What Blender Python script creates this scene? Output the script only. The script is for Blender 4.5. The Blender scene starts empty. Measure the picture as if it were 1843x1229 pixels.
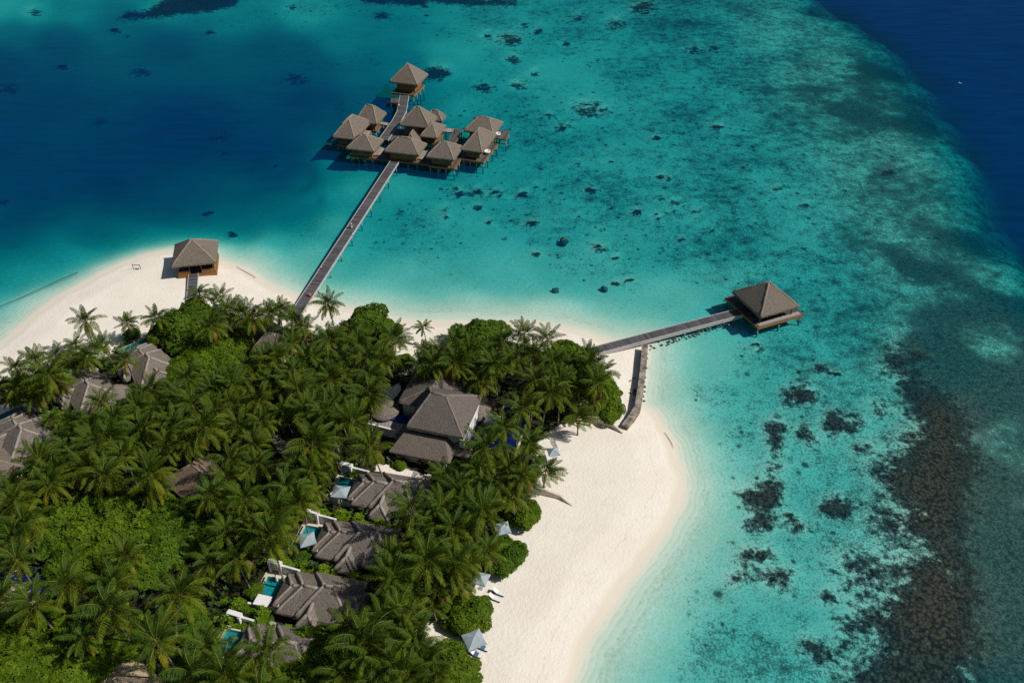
import bpy, math, random
import numpy as np
from mathutils import Vector, Matrix
random.seed(7)
rng = np.random.default_rng(7)
R = math.radians
SC = bpy.context.scene
COL = SC.collection

# ------------------------------------------------------------------ camera, sky, sun, exposure
CAM_H, CAM_F, PITCH = 110.0, 1560.0, 38.016
cam = bpy.data.cameras.new('camera')
cam.sensor_fit = 'HORIZONTAL'; cam.sensor_width = 36.0
cam.lens = 36.0 * CAM_F / 1843.0
cam.clip_start = 1.0; cam.clip_end = 9000.0
co = bpy.data.objects.new('camera', cam); COL.objects.link(co)
co.location = (0, 0, CAM_H); co.rotation_euler = (R(90 - PITCH), 0, 0)
SC.camera = co

SUN_EL, SUN_AZ = 47.0, -10.0          # azimuth counter-clockwise from +X
W = bpy.data.worlds.new('World'); SC.world = W; W.use_nodes = True
nt = W.node_tree; nt.nodes.clear()
sky = nt.nodes.new('ShaderNodeTexSky'); sky.sky_type = 'NISHITA'; sky.sun_disc = False
sky.sun_elevation = R(SUN_EL); sky.sun_rotation = R(90 - SUN_AZ)
bg = nt.nodes.new('ShaderNodeBackground'); bg.inputs[1].default_value = 0.05
wo = nt.nodes.new('ShaderNodeOutputWorld')
nt.links.new(sky.outputs[0], bg.inputs[0]); nt.links.new(bg.outputs[0], wo.inputs[0])
sl = bpy.data.lights.new('sun', 'SUN'); sl.energy = 4.15; sl.angle = R(0.5); sl.color = (1.0, 0.955, 0.89)
so = bpy.data.objects.new('sun', sl); COL.objects.link(so)
sv = Vector((math.cos(R(SUN_EL)) * math.cos(R(SUN_AZ)), math.cos(R(SUN_EL)) * math.sin(R(SUN_AZ)), math.sin(R(SUN_EL))))
so.rotation_euler = (-sv).to_track_quat('-Z', 'Y').to_euler()
so.location = sv * 300
SC.view_settings.view_transform = 'Standard'; SC.view_settings.look = 'None'
SC.view_settings.gamma = 1.0; SC.view_settings.exposure = 0.0
SC.render.engine = 'CYCLES'
SC.cycles.max_bounces = 6; SC.cycles.diffuse_bounces = 2; SC.cycles.glossy_bounces = 2
SC.cycles.transmission_bounces = 3; SC.cycles.transparent_max_bounces = 12
SC.cycles.caustics_reflective = False; SC.cycles.caustics_refractive = False
SC.cycles.use_denoising = False

# ------------------------------------------------------------------ photo pixel <-> world
_cp, _sp = math.cos(R(PITCH)), math.sin(R(PITCH))
def at(px, py, z=0.0):
    """point of the plane at height z that the surveyed photo pixel looks at"""
    dx = (px - 921.5) / CAM_F; dy = -(py - 614.5) / CAM_F
    d = (dx, _cp + dy * _sp, -_sp + dy * _cp)
    t = (z - CAM_H) / d[2]
    return Vector((d[0] * t, d[1] * t, z))
def px_of(x, y, z=0.0):
    zz = z - CAM_H
    d = np.maximum(y * _cp - zz * _sp, 5.0); u = y * _sp + zz * _cp
    return 921.5 + CAM_F * x / d, 614.5 - CAM_F * u / d
def pxp(v):
    a, b = px_of(np.array(v[0]), np.array(v[1]), v[2]); return float(a), float(b)

# ------------------------------------------------------------------ node helpers
class M:
    def __init__(s, name):
        s.m = bpy.data.materials.new(name); s.m.use_nodes = True
        s.t = s.m.node_tree; s.t.nodes.clear(); s.out = s.n('ShaderNodeOutputMaterial')
    def n(s, typ, **kw):
        nd = s.t.nodes.new(typ)
        for k, v in kw.items():
            if isinstance(k, str) and k.startswith('i_'):
                key = k[2:]; key = int(key) if key.isdigit() else key.replace('_', ' ')
                s.put(nd.inputs[key], v)
            else: setattr(nd, k, v)
        return nd
    def put(s, sock, v):
        if isinstance(v, bpy.types.NodeSocket): s.t.links.new(v, sock)
        elif isinstance(v, bpy.types.Node): s.t.links.new(v.outputs[0], sock)
        else: sock.default_value = v
    def math(s, op, a, b=0.0, c=None, clamp=False):
        nd = s.n('ShaderNodeMath', operation=op, use_clamp=clamp)
        s.put(nd.inputs[0], a); s.put(nd.inputs[1], b)
        if c is not None: s.put(nd.inputs[2], c)
        return nd.outputs[0]
    def mix(s, f, a, b, blend='MIX'):
        nd = s.n('ShaderNodeMix', data_type='RGBA', blend_type=blend, clamp_factor=True)
        s.put(nd.inputs[0], f)
        s.put(nd.inputs[6], a if not isinstance(a, tuple) else (*a, 1)); s.put(nd.inputs[7], b if not isinstance(b, tuple) else (*b, 1))
        return nd.outputs[2]
    def noise(s, vec, scale, detail=3, rough=0.55, dist=0.0):
        return s.n('ShaderNodeTexNoise', i_Vector=vec, i_Scale=scale, i_Detail=detail, i_Roughness=rough, i_Distortion=dist)
    def mapping(s, vec, scale=(1, 1, 1), rot=(0, 0, 0)):
        return s.n('ShaderNodeMapping', i_Vector=vec, i_Scale=scale, i_Rotation=rot).outputs[0]
    def step(s, v, lo, hi):
        return s.n('ShaderNodeMapRange', interpolation_type='SMOOTHSTEP', i_Value=v, i_1=lo, i_2=hi, i_3=0.0, i_4=1.0).outputs[0]
    def bump(s, h, strength=0.5, dist=0.1):
        return s.n('ShaderNodeBump', i_Height=h, i_Strength=strength, i_Distance=dist).outputs[0]
    def pos(s): return s.n('ShaderNodeNewGeometry').outputs['Position']
    def obj(s): return s.n('ShaderNodeTexCoord').outputs['Object']
    def attr(s, name): return s.n('ShaderNodeAttribute', attribute_name=name).outputs['Fac']
    def bsdf(s, color, rough=0.85, normal=None, spec=0.2):
        b = s.n('ShaderNodeBsdfPrincipled', i_Roughness=rough)
        s.put(b.inputs['Base Color'], (*color, 1) if isinstance(color, tuple) else color)
        b.inputs['Specular IOR Level'].default_value = spec
        if normal is not None: s.put(b.inputs['Normal'], normal)
        return b
    def done(s, sh):
        s.put(s.out.inputs[0], sh); return s.m

def simple_mat(name, c1, c2, scale=3.0, rough=0.8, bump=0.0, spec=0.2, stretch=(1, 1, 1)):
    m = M(name); v = m.mapping(m.obj(), stretch); nz = m.noise(v, scale, 4, 0.6)
    f = m.step(nz.outputs[0], 0.32, 0.68)
    return m.done(m.bsdf(m.mix(f, c1, c2), rough, m.bump(nz.outputs[0], bump, 0.1) if bump else None, spec))

def mat_thatch(name, dark, light):
    m = M(name); v = m.pos()
    big = m.noise(v, 0.5, 3, 0.6); fine = m.noise(m.mapping(v, (1, 1, 1.6)), 3.2, 4, 0.75)
    tiny = m.noise(v, 9.0, 2, 0.6)
    f = m.step(fine.outputs[0], 0.3, 0.72)
    c = m.mix(f, dark, light)
    c = m.mix(m.math('MULTIPLY', m.step(big.outputs[0], 0.4, 0.75), 0.45), c, tuple(x * 0.72 for x in light))
    oi = m.n('ShaderNodeObjectInfo').outputs['Random']
    c = m.mix(m.math('MULTIPLY', oi, 0.4), c, (0.22, 0.18, 0.14))
    st = m.noise(v, 0.9, 5, 0.7).outputs[0]
    c = m.mix(m.math('MULTIPLY', m.step(st, 0.56, 0.7), 0.4), c, tuple(x * 0.6 for x in dark))
    h = m.math('ADD', fine.outputs[0], m.math('MULTIPLY', tiny.outputs[0], 0.6))
    return m.done(m.bsdf(c, 0.95, m.bump(h, 0.9, 0.16), 0.1))

def mat_planks(name, dark, light, period=0.22, axis=0):
    m = M(name); v = m.obj()
    sep = m.n('ShaderNodeSeparateXYZ', i_0=v)
    a = sep.outputs[axis]
    idx = m.math('FLOOR', m.math('DIVIDE', a, period * 3.0))
    rnd = m.n('ShaderNodeTexWhiteNoise', noise_dimensions='1D', i_W=idx).outputs['Value']
    fr = m.math('FRACT', m.math('DIVIDE', a, period * 3.0))
    gap = m.math('LESS_THAN', fr, 0.12)
    nz = m.noise(v, 1.3, 4, 0.6)
    f = m.math('ADD', m.math('MULTIPLY', rnd, 0.75), m.math('MULTIPLY', nz.outputs[0], 0.4), clamp=True)
    c = m.mix(f, dark, light)
    c = m.mix(gap, c, tuple(x * 0.45 for x in dark))
    return m.done(m.bsdf(c, 0.85, None, 0.15))

def mat_leaf(name, c1, c2, c3, trans=0.28, rough=0.5, spec=0.35):
    m = M(name)
    g = m.n('ShaderNodeNewGeometry'); oi = m.n('ShaderNodeObjectInfo')
    r1 = g.outputs['Random Per Island']; r2 = oi.outputs['Random']
    c = m.mix(r1, c1, c2)
    c = m.mix(m.math('MULTIPLY', r2, 0.55), c, c3)
    pn = m.noise(g.outputs['Position'], 0.35, 2).outputs[0]
    c = m.mix(m.math('MULTIPLY', m.step(pn, 0.45, 0.7), 0.4), c, tuple(0.6 * x for x in c1))
    b = m.bsdf(c, rough, None, spec)
    t = m.n('ShaderNodeBsdfTranslucent'); m.put(t.inputs[0], m.mix(0.35, c, (0.22, 0.26, 0.02)))
    return m.done(m.n('ShaderNodeMixShader', i_0=trans, i_1=b.outputs[0], i_2=t.outputs[0]).outputs[0])

MAT = {}
MAT['thatch'] = mat_thatch('thatch', (0.095, 0.079, 0.064), (0.24, 0.203, 0.168))
MAT['thatch_ridge'] = mat_thatch('thatch_ridge', (0.20, 0.165, 0.13), (0.38, 0.32, 0.25))
MAT['thatch_dark'] = mat_thatch('thatch_dark', (0.10, 0.085, 0.073), (0.27, 0.235, 0.205))
MAT['thatch_dark_ridge'] = mat_thatch('thatch_dark_ridge', (0.27, 0.24, 0.205), (0.42, 0.37, 0.32))
MAT['thatch_grey'] = mat_thatch('thatch_grey', (0.075, 0.065, 0.058), (0.185, 0.16, 0.145))
MAT['thatch_grey_ridge'] = mat_thatch('thatch_grey_ridge', (0.17, 0.15, 0.13), (0.29, 0.255, 0.225))
MAT['thatch_brown'] = mat_thatch('thatch_brown', (0.13, 0.085, 0.055), (0.30, 0.21, 0.14))
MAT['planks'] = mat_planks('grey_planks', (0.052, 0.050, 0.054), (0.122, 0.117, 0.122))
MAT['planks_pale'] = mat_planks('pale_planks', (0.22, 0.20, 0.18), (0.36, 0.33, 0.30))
MAT['edge'] = simple_mat('weathered_edge_board', (0.34, 0.325, 0.32), (0.48, 0.46, 0.45), 2.5, 0.8)
MAT['wood'] = simple_mat('golden_timber', (0.19, 0.09, 0.025), (0.34, 0.165, 0.045), 2.2, 0.6, stretch=(1, 1, 6))
MAT['wood_dark'] = simple_mat('dark_timber', (0.10, 0.062, 0.032), (0.17, 0.105, 0.055), 2.2, 0.7, stretch=(1, 1, 6))
MAT['white'] = simple_mat('white_render', (0.62, 0.62, 0.60), (0.76, 0.75, 0.72), 0.8, 0.85)
MAT['plaster'] = simple_mat('cream_plaster', (0.52, 0.46, 0.36), (0.66, 0.59, 0.48), 0.6, 0.9)
MAT['pile'] = simple_mat('pale_concrete_pile', (0.13, 0.125, 0.11), (0.36, 0.345, 0.32), 1.4, 0.9)
MAT['steel'] = simple_mat('grey_metal', (0.30, 0.31, 0.32), (0.42, 0.43, 0.44), 4, 0.4, spec=0.5)
MAT['fabric'] = simple_mat('pale_blue_canvas', (0.27, 0.33, 0.36), (0.34, 0.40, 0.43), 1.5, 0.9)
MAT['cushion'] = simple_mat('white_cushion', (0.68, 0.67, 0.65), (0.80, 0.79, 0.77), 2, 0.9)
MAT['cushion_grey'] = simple_mat('stone_grey_canvas', (0.42, 0.40, 0.38), (0.52, 0.50, 0.47), 2, 0.9)
MAT['towel'] = simple_mat('blue_towel', (0.05, 0.10, 0.22), (0.10, 0.20, 0.36), 3, 0.95)
MAT['black'] = simple_mat('dark_stained_wood', (0.018, 0.015, 0.013), (0.04, 0.034, 0.03), 3, 0.6)
MAT['tile_teal'] = simple_mat('teal_pool_tile', (0.035, 0.24, 0.26), (0.06, 0.32, 0.34), 3, 0.4)
MAT['tile_navy'] = simple_mat('navy_pool_tile', (0.008, 0.015, 0.10), (0.015, 0.03, 0.17), 3, 0.3)
MAT['skin'] = simple_mat('skin', (0.38, 0.21, 0.13), (0.45, 0.26, 0.17), 5, 0.6)
MAT['robe'] = simple_mat('pale_robe', (0.58, 0.55, 0.56), (0.70, 0.67, 0.68), 5, 0.9)
MAT['hair'] = simple_mat('dark_hair', (0.015, 0.011, 0.009), (0.03, 0.022, 0.018), 9, 0.6)
MAT['trousers'] = simple_mat('dark_trousers', (0.03, 0.03, 0.035), (0.06, 0.06, 0.065), 5, 0.9)
MAT['orange'] = simple_mat('orange_plastic', (0.42, 0.12, 0.03), (0.5, 0.16, 0.05), 5, 0.5)
MAT['trunk'] = simple_mat('palm_bark', (0.14, 0.115, 0.09), (0.26, 0.22, 0.18), 3, 0.95, 0.4, stretch=(1, 1, 3))
MAT['bark'] = simple_mat('tree_bark', (0.10, 0.08, 0.06), (0.18, 0.15, 0.12), 3, 0.95, 0.4)
MAT['frond'] = mat_leaf('palm_frond_green', (0.026, 0.070, 0.004), (0.150, 0.205, 0.009), (0.120, 0.150, 0.007), 0.20, rough=0.6, spec=0.10)
MAT['frond_young'] = mat_leaf('palm_frond_young', (0.016, 0.050, 0.004), (0.062, 0.115, 0.007), (0.060, 0.095, 0.006), 0.16, rough=0.6, spec=0.12)
MAT['frond_old_lit'] = mat_leaf('palm_frond_old_lit', (0.11, 0.13, 0.007), (0.27, 0.25, 0.014), (0.20, 0.18, 0.012), 0.20, rough=0.6, spec=0.10)  # low fronds yellowed by age, with sunlit brightness painted in
MAT['frond_yellow'] = mat_leaf('palm_frond_yellow', (0.15, 0.15, 0.012), (0.32, 0.21, 0.018), (0.20, 0.18, 0.014))
MAT['frond_dead'] = mat_leaf('palm_frond_dead', (0.16, 0.10, 0.045), (0.30, 0.20, 0.10), (0.24, 0.15, 0.07), 0.15)
MAT['rachis'] = mat_leaf('palm_rachis', (0.14, 0.16, 0.018), (0.20, 0.19, 0.022), (0.19, 0.16, 0.02), 0.1)
MAT['leaf'] = mat_leaf('broad_leaf', (0.024, 0.066, 0.004), (0.128, 0.195, 0.007), (0.100, 0.150, 0.006), 0.16, rough=0.65, spec=0.12)
MAT['leaf_deep'] = mat_leaf('broad_leaf_deep', (0.018, 0.055, 0.005), (0.095, 0.170, 0.008), (0.075, 0.125, 0.006), 0.16, rough=0.65, spec=0.12)
MAT['leaf_hedge'] = mat_leaf('hedge_leaf', (0.06, 0.13, 0.005), (0.19, 0.29, 0.010), (0.11, 0.20, 0.008), 0.16, rough=0.65, spec=0.12)
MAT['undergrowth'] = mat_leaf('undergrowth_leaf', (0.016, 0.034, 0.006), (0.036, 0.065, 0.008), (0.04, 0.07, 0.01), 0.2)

m = M('window_glass')
MAT['glass'] = m.done(m.bsdf((0.02, 0.05, 0.05), 0.08, None, 0.6))

def mat_pool(name, tint, deep):
    m = M(name)
    nz = m.noise(m.pos(), 2.0, 3, 0.6)
    nrm = m.bump(nz.outputs[0], 0.25, 0.12)
    tr = m.n('ShaderNodeBsdfTransparent', i_0=(*tint, 1))
    df = m.n('ShaderNodeBsdfDiffuse', i_0=(*deep, 1))
    ad = m.n('ShaderNodeAddShader', i_0=tr.outputs[0], i_1=df.outputs[0])
    gl = m.n('ShaderNodeBsdfGlossy', i_0=(1, 1, 1, 1), i_Roughness=0.06, i_Normal=nrm)
    fr = m.n('ShaderNodeFresnel', i_IOR=1.33, i_Normal=nrm)
    return m.done(m.n('ShaderNodeMixShader', i_0=fr.outputs[0], i_1=ad.outputs[0], i_2=gl.outputs[0]).outputs[0])
MAT['pool'] = mat_pool('pool_water_turquoise', (0.45, 0.86, 0.88), (0.0, 0.02, 0.03))
MAT['pool_navy'] = mat_pool('pool_water_navy', (0.5, 0.6, 0.9), (0.0, 0.004, 0.02))

# ------------------------------------------------------------------ object helpers
def tag(o, label=None, cat=None, group=None, kind=None):
    if label: o['label'] = label
    if cat: o['category'] = cat
    if group: o['group'] = group
    if kind: o['kind'] = kind
    return o
def link(o, parent=None):
    COL.objects.link(o)
    if parent: o.parent = parent
    return o
def empty(name, loc=(0, 0, 0), rz=0.0, label=None, cat=None, group=None):
    o = bpy.data.objects.new(name, None); o.empty_display_size = 0.3
    o.location = loc; o.rotation_euler = (0, 0, rz); link(o)
    return tag(o, label, cat, group)
class MB:
    def __init__(s): s.v = []; s.f = []; s.mi = []; s.cur = 0
    def add(s, vs, fs):
        o = len(s.v); s.v.extend([tuple(v) for v in vs])
        for f in fs: s.f.append(tuple(i + o for i in f)); s.mi.append(s.cur)
    def box(s, x0, x1, y0, y1, z0, z1):
        vs = [(x, y, z) for z in (z0, z1) for y in (y0, y1) for x in (x0, x1)]
        s.add(vs, [(0, 2, 3, 1), (4, 5, 7, 6), (0, 1, 5, 4), (2, 6, 7, 3), (0, 4, 6, 2), (1, 3, 7, 5)])
        return s
    def obox(s, a, b, w, z0, z1):
        """a box along the plan segment a-b"""
        a = Vector((a[0], a[1])); b = Vector((b[0], b[1])); d = (b - a).normalized(); p = Vector((-d.y, d.x)) * (w / 2)
        c = [a - p, b - p, b + p, a + p]
        s.add([(q.x, q.y, z0) for q in c] + [(q.x, q.y, z1) for q in c],
              [(3, 2, 1, 0), (4, 5, 6, 7), (0, 1, 5, 4), (1, 2, 6, 5), (2, 3, 7, 6), (3, 0, 4, 7)])
        return s
    def tube(s, pts, rad, n=8, cap=True):
        rings = []; o = len(s.v)
        for i, p in enumerate(pts):
            p = Vector(p); a = Vector(pts[max(i - 1, 0)]); b = Vector(pts[min(i + 1, len(pts) - 1)])
            d = (b - a).normalized(); u = d.orthogonal().normalized()
            u = (Vector((1, 0, 0)) - d * d.x).normalized() if abs(d.z) > 0.95 else d.cross(Vector((0, 0, 1))).normalized()
            w = d.cross(u); r = rad[i] if isinstance(rad, (list, tuple)) else rad
            s.v.extend([tuple(p + (u * math.cos(2 * math.pi * k / n) + w * math.sin(2 * math.pi * k / n)) * r) for k in range(n)])
        for i in range(len(pts) - 1):
            for k in range(n):
                s.f.append((o + i * n + k, o + i * n + (k + 1) % n, o + (i + 1) * n + (k + 1) % n, o + (i + 1) * n + k)); s.mi.append(s.cur)
        if cap:
            s.f.append(tuple(o + k for k in range(n))[::-1]); s.mi.append(s.cur)
            s.f.append(tuple(o + (len(pts) - 1) * n + k for k in range(n))); s.mi.append(s.cur)
        return s
    def grid(s, fn, nu, nv):
        o = len(s.v)
        for j in range(nv + 1):
            for i in range(nu + 1): s.v.append(tuple(fn(i / nu, j / nv)))
        for j in range(nv):
            for i in range(nu):
                a = o + j * (nu + 1) + i; s.f.append((a, a + 1, a + nu + 2, a + nu + 1)); s.mi.append(s.cur)
        return s
    def mesh(s, name, mats, smooth=False):
        me = bpy.data.meshes.new(name); me.from_pydata(s.v, [], s.f)
        for mm in (mats if isinstance(mats, (list, tuple)) else [mats]): me.materials.append(mm if not isinstance(mm, str) else MAT[mm])
        me.polygons.foreach_set('material_index', s.mi)
        if smooth: me.polygons.foreach_set('use_smooth', [True] * len(s.f))
        me.update(); return me
    def build(s, name, mats, parent=None, smooth=False, loc=None, rz=None):
        o = bpy.data.objects.new(name, s.mesh(name, mats, smooth)); link(o, parent)
        if loc is not None: o.location = loc
        if rz is not None: o.rotation_euler = (0, 0, rz)
        return o
def copy_tree(o, parent=None):
    c = o.copy(); COL.objects.link(c)
    if parent: c.parent = parent
    for ch in KIDS.get(o.name, []): KIDS.setdefault(c.name, []).append(copy_tree(ch, c))
    return c
KIDS = {}
def index_children(root):
    KIDS[root.name] = list(root.children)
    for ch in root.children: index_children(ch)

# ------------------------------------------------------------------ terrain
def vnoise(x, y, seed=0):
    xi = np.floor(x).astype(np.int64); yi = np.floor(y).astype(np.int64); fx = x - xi; fy = y - yi
    fx = fx * fx * (3 - 2 * fx); fy = fy * fy * (3 - 2 * fy)
    def h(a, b):
        n = (a * 374761393 + b * 668265263 + seed * 974634777) & 0x7fffffff
        n = ((n ^ (n >> 13)) * 1274126177) & 0x7fffffff
        return ((n ^ (n >> 16)) & 0xffff) / 65535.0
    return (h(xi, yi) * (1 - fx) + h(xi + 1, yi) * fx) * (1 - fy) + (h(xi, yi + 1) * (1 - fx) + h(xi + 1, yi + 1) * fx) * fy
def fbm(x, y, seed=0, o=4):
    r = 0; a = 0.5
    for k in range(o): r = r + a * vnoise(x * 2 ** k, y * 2 ** k, seed + k); a *= 0.5
    return r
def sdf(X, Y, poly, closed=True):
    """signed distance, positive inside (closed) / plain distance (open)"""
    P = np.array(poly, float); n = len(P); d = np.full(X.shape, 1e18); ins = np.zeros(X.shape, bool)
    for i in range(n if closed else n - 1):
        a = P[i]; b = P[(i + 1) % n]; e = b - a; L = max(e @ e, 1e-9)
        t = np.clip(((X - a[0]) * e[0] + (Y - a[1]) * e[1]) / L, 0, 1)
        d = np.minimum(d, (X - a[0] - t * e[0]) ** 2 + (Y - a[1] - t * e[1]) ** 2)
        if closed and a[1] != b[1]:
            c = (a[1] > Y) != (b[1] > Y); ins ^= c & (X < (b[0] - a[0]) * (Y - a[1]) / (b[1] - a[1]) + a[0])
    d = np.sqrt(d)
    return np.where(ins, d, -d) if closed else d
def sstep(v, a, b):
    t = np.clip((v - a) / (b - a), 0, 1); return t * t * (3 - 2 * t)
def idw(px, py, pts, val, soft=18.0, p=2.6, yk=1.7):
    num = np.zeros(px.shape); den = np.zeros(px.shape)
    for (a, b), v in zip(pts, val):
        r2 = (px - a) ** 2 + ((py - b) * yk) ** 2 + soft * soft
        w = r2 ** (-p / 2); num += w * v; den += w
    return num / den

SHORE = [(-420, 720), (-200, 690), (-60, 655), (0, 622), (39, 590), (78, 556), (109, 533), (143, 514), (167, 500), (193, 486), (224, 473), (260, 461),
         (299, 454), (340, 451), (375, 456), (393, 470), (422, 479), (443, 490), (460, 499), (492, 517), (526, 531), (549, 541), (575, 548), (620, 557),
         (665, 566), (708, 574), (745, 578), (804, 581), (857, 580), (900, 580), (950, 581), (1000, 587), (1048, 598), (1075, 608), (1100, 617), (1130, 620),
         (1158, 620), (1156, 660), (1152, 700), (1150, 733), (1161, 737), (1175, 747), (1186, 757), (1194, 773), (1207, 792), (1215, 815), (1220, 840),
         (1223, 868), (1221, 897), (1211, 925), (1195, 952), (1172, 981), (1150, 1011), (1130, 1041), (1110, 1071), (1090, 1101), (1070, 1131), (1050, 1165),
         (1035, 1200), (1022, 1229), (1000, 1290), (985, 1400), (960, 1600), (-500, 1600), (-900, 1100)]
VEG = [(-300, 720), (-80, 712), (0, 678), (60, 668), (110, 648), (140, 628), (190, 640), (215, 612), (262, 612), (305, 575), (345, 552), (400, 545), (440, 568), (490, 570),
       (520, 585), (555, 600), (600, 588), (640, 580), (700, 602), (722, 640), (728, 668), (748, 668), (765, 645), (800, 625), (840, 612), (900, 608), (960, 618), (1000, 632),
       (1050, 640), (1085, 665), (1108, 710), (1106, 745), (1060, 752), (1000, 780), (978, 800), (985, 850), (965, 890), (955, 935), (930, 945), (905, 960),
       (930, 1000), (920, 1028), (880, 1035), (840, 1062), (878, 1100), (862, 1132), (800, 1128), (765, 1140), (820, 1180), (850, 1229), (845, 1400), (-400, 1500)]
REEF_EDGE = [(1180, -260), (1300, -120), (1430, -20), (1545, 50), (1630, 135), (1692, 228), (1735, 330), (1775, 430), (1848, 500), (2010, 630), (2250, 800), (2500, 1050), (2800, 1250)]
DEPTH = [((350, 220), 16), ((100, 180), 11.5), ((300, 75), 10), ((40, 60), 8.5), ((0, 5), 4.4), ((100, 70), 10.5), ((0, 110), 11.5), ((60, 20), 5), ((140, 15), 6.5), ((200, 40), 8.5), ((300, 12), 6), ((430, 22), 6.5), ((-120, 150), 12), ((-120, 300), 13), ((-120, 60), 8), ((-100, 420), 9), ((480, 80), 9.5), ((540, 100), 9.5), ((660, 170), 9), ((620, 230), 10), ((520, 300), 10.5), ((550, 20), 5), ((610, 70), 7),
         ((650, 125), 8.2), ((560, 170), 12), ((480, 260), 14), ((200, 300), 14), ((60, 330), 12), ((0, 250), 12.5), ((300, 340), 10.5), ((450, 330), 9.5), ((150, 400), 8.5),
         ((0, 400), 10), ((0, 445), 7.5), ((30, 480), 5.6), ((120, 445), 6.2), ((250, 420), 7.5), ((420, 405), 8), ((520, 380), 7.5), ((560, 345), 8), ((600, 285), 7), ((590, 345), 5.8), ((640, 335), 4.6),
         ((600, 400), 3.7), ((700, 330), 4.4), ((500, 430), 4.0), ((480, 452), 2.6), ((560, 455), 2.6), ((60, 560), 2.6), ((0, 590), 2.3),
         ((720, 110), 7.4), ((690, 190), 8), ((700, 240), 7), ((640, 290), 6), ((800, 100), 5), ((900, 60), 4.8), ((1000, 130), 4.3), ((1000, 40), 5.2), ((850, 200), 5.2), ((950, 250), 5), ((900, 350), 4.6),
         ((760, 290), 5.4), ((800, 400), 4.2), ((1000, 400), 4.2), ((1100, 300), 4.3), ((1200, 200), 4.6), ((1300, 300), 4.2), ((1200, 450), 4), ((1300, 450), 4.2), ((1050, 500), 3), ((900, 500), 3.0),
         ((750, 500), 2.6), ((700, 540), 2.1), ((850, 550), 1.7), ((1000, 565), 1.5), ((1100, 575), 1.9), ((1200, 530), 2.3), ((1300, 500), 3.2), ((1450, 500), 4), ((1500, 600), 3.6),
         ((1450, 700), 2.9), ((1250, 650), 2.2), ((1200, 700), 1.7), ((1350, 750), 2.6), ((1300, 850), 2.3), ((1400, 950), 2.4), ((1300, 1000), 2.1), ((1200, 1100), 1.8), ((1150, 1200), 1.8),
         ((1350, 1150), 2.5), ((1500, 900), 2.6), ((1500, 1150), 2.7), ((1600, 700), 2.8), ((1700, 900), 1.3), ((1750, 1100), 1.1), ((1800, 900), 1.2), ((1740, 760), 1.3), ((1830, 1150), 1.2), ((1843, 720), 1.7), ((1700, 600), 2.2), ((1600, 300), 2.7),
         ((1650, 450), 2.5), ((1500, 150), 3.1), ((1400, 50), 3.6), ((1250, 60), 5.2), ((1700, 1250), 3), ((1300, 1250), 2.3), ((1100, 1300), 1.6)]
RUB = [((350, 220), 0.05), ((0, 100), 0.05), ((200, 400), 0.05), ((560, 350), 0.05), ((100, 520), 0), ((600, 420), 0.12), ((480, 470), 0.02), ((700, 340), 0.12), ((700, 540), 0.03), ((800, 400), 0.43), ((850, 370), 0.39),
       ((900, 300), 0.37), ((800, 110), 0.12), ((1000, 130), 0.16), ((900, 70), 0.47), ((1000, 210), 0.49), ((940, 150), 0.39), ((1050, 60), 0.54), ((1200, 30), 0.72), ((1130, 110), 0.57), ((1200, 200), 0.59), ((1100, 330), 0.51), ((1000, 400), 0.51),
       ((900, 500), 0.06), ((1000, 560), 0), ((1080, 450), 0.45), ((1250, 480), 0.59), ((1180, 520), 0.08), ((1300, 300), 0.61), ((1350, 130), 0.66), ((1500, 120), 0.82), ((1560, 220), 0.84),
       ((1450, 300), 0.64), ((1600, 330), 0.82), ((1520, 300), 0.62), ((1650, 450), 0.84), ((1550, 480), 0.67), ((1400, 430), 0.61), ((1450, 540), 0.59), ((1560, 600), 0.67), ((1250, 620), 0.08), ((1220, 800), 0),
       ((1300, 720), 0.33), ((1400, 640), 0.49), ((1500, 690), 0.57), ((1700, 620), 0.92), ((1800, 800), 0.86), ((1780, 1000), 0.98), ((1830, 1200), 0.86), ((1550, 780), 0.45), ((1320, 880), 0.43), ((1450, 900), 0.45), ((1740, 720), 1.0), ((1750, 850), 1.05), ((1770, 1100), 1.05),
       ((1420, 1040), 0.43), ((1180, 1150), 0.0), ((1280, 1160), 0.55), ((1400, 1180), 0.55), ((1330, 1080), 0.39), ((1500, 1100), 0.45), ((1120, 1240), 0.05), ((1550, 960), 0.51), ((1600, 1180), 0.49), ((1350, 800), 0.47)]
def z2(*p): return [(1200 + a / 2.793, 560 + b / 2.793) for a, b in p]
def z3(*p): return [(1200 + a / 2.866, 860 + b / 2.866) for a, b in p]
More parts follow.
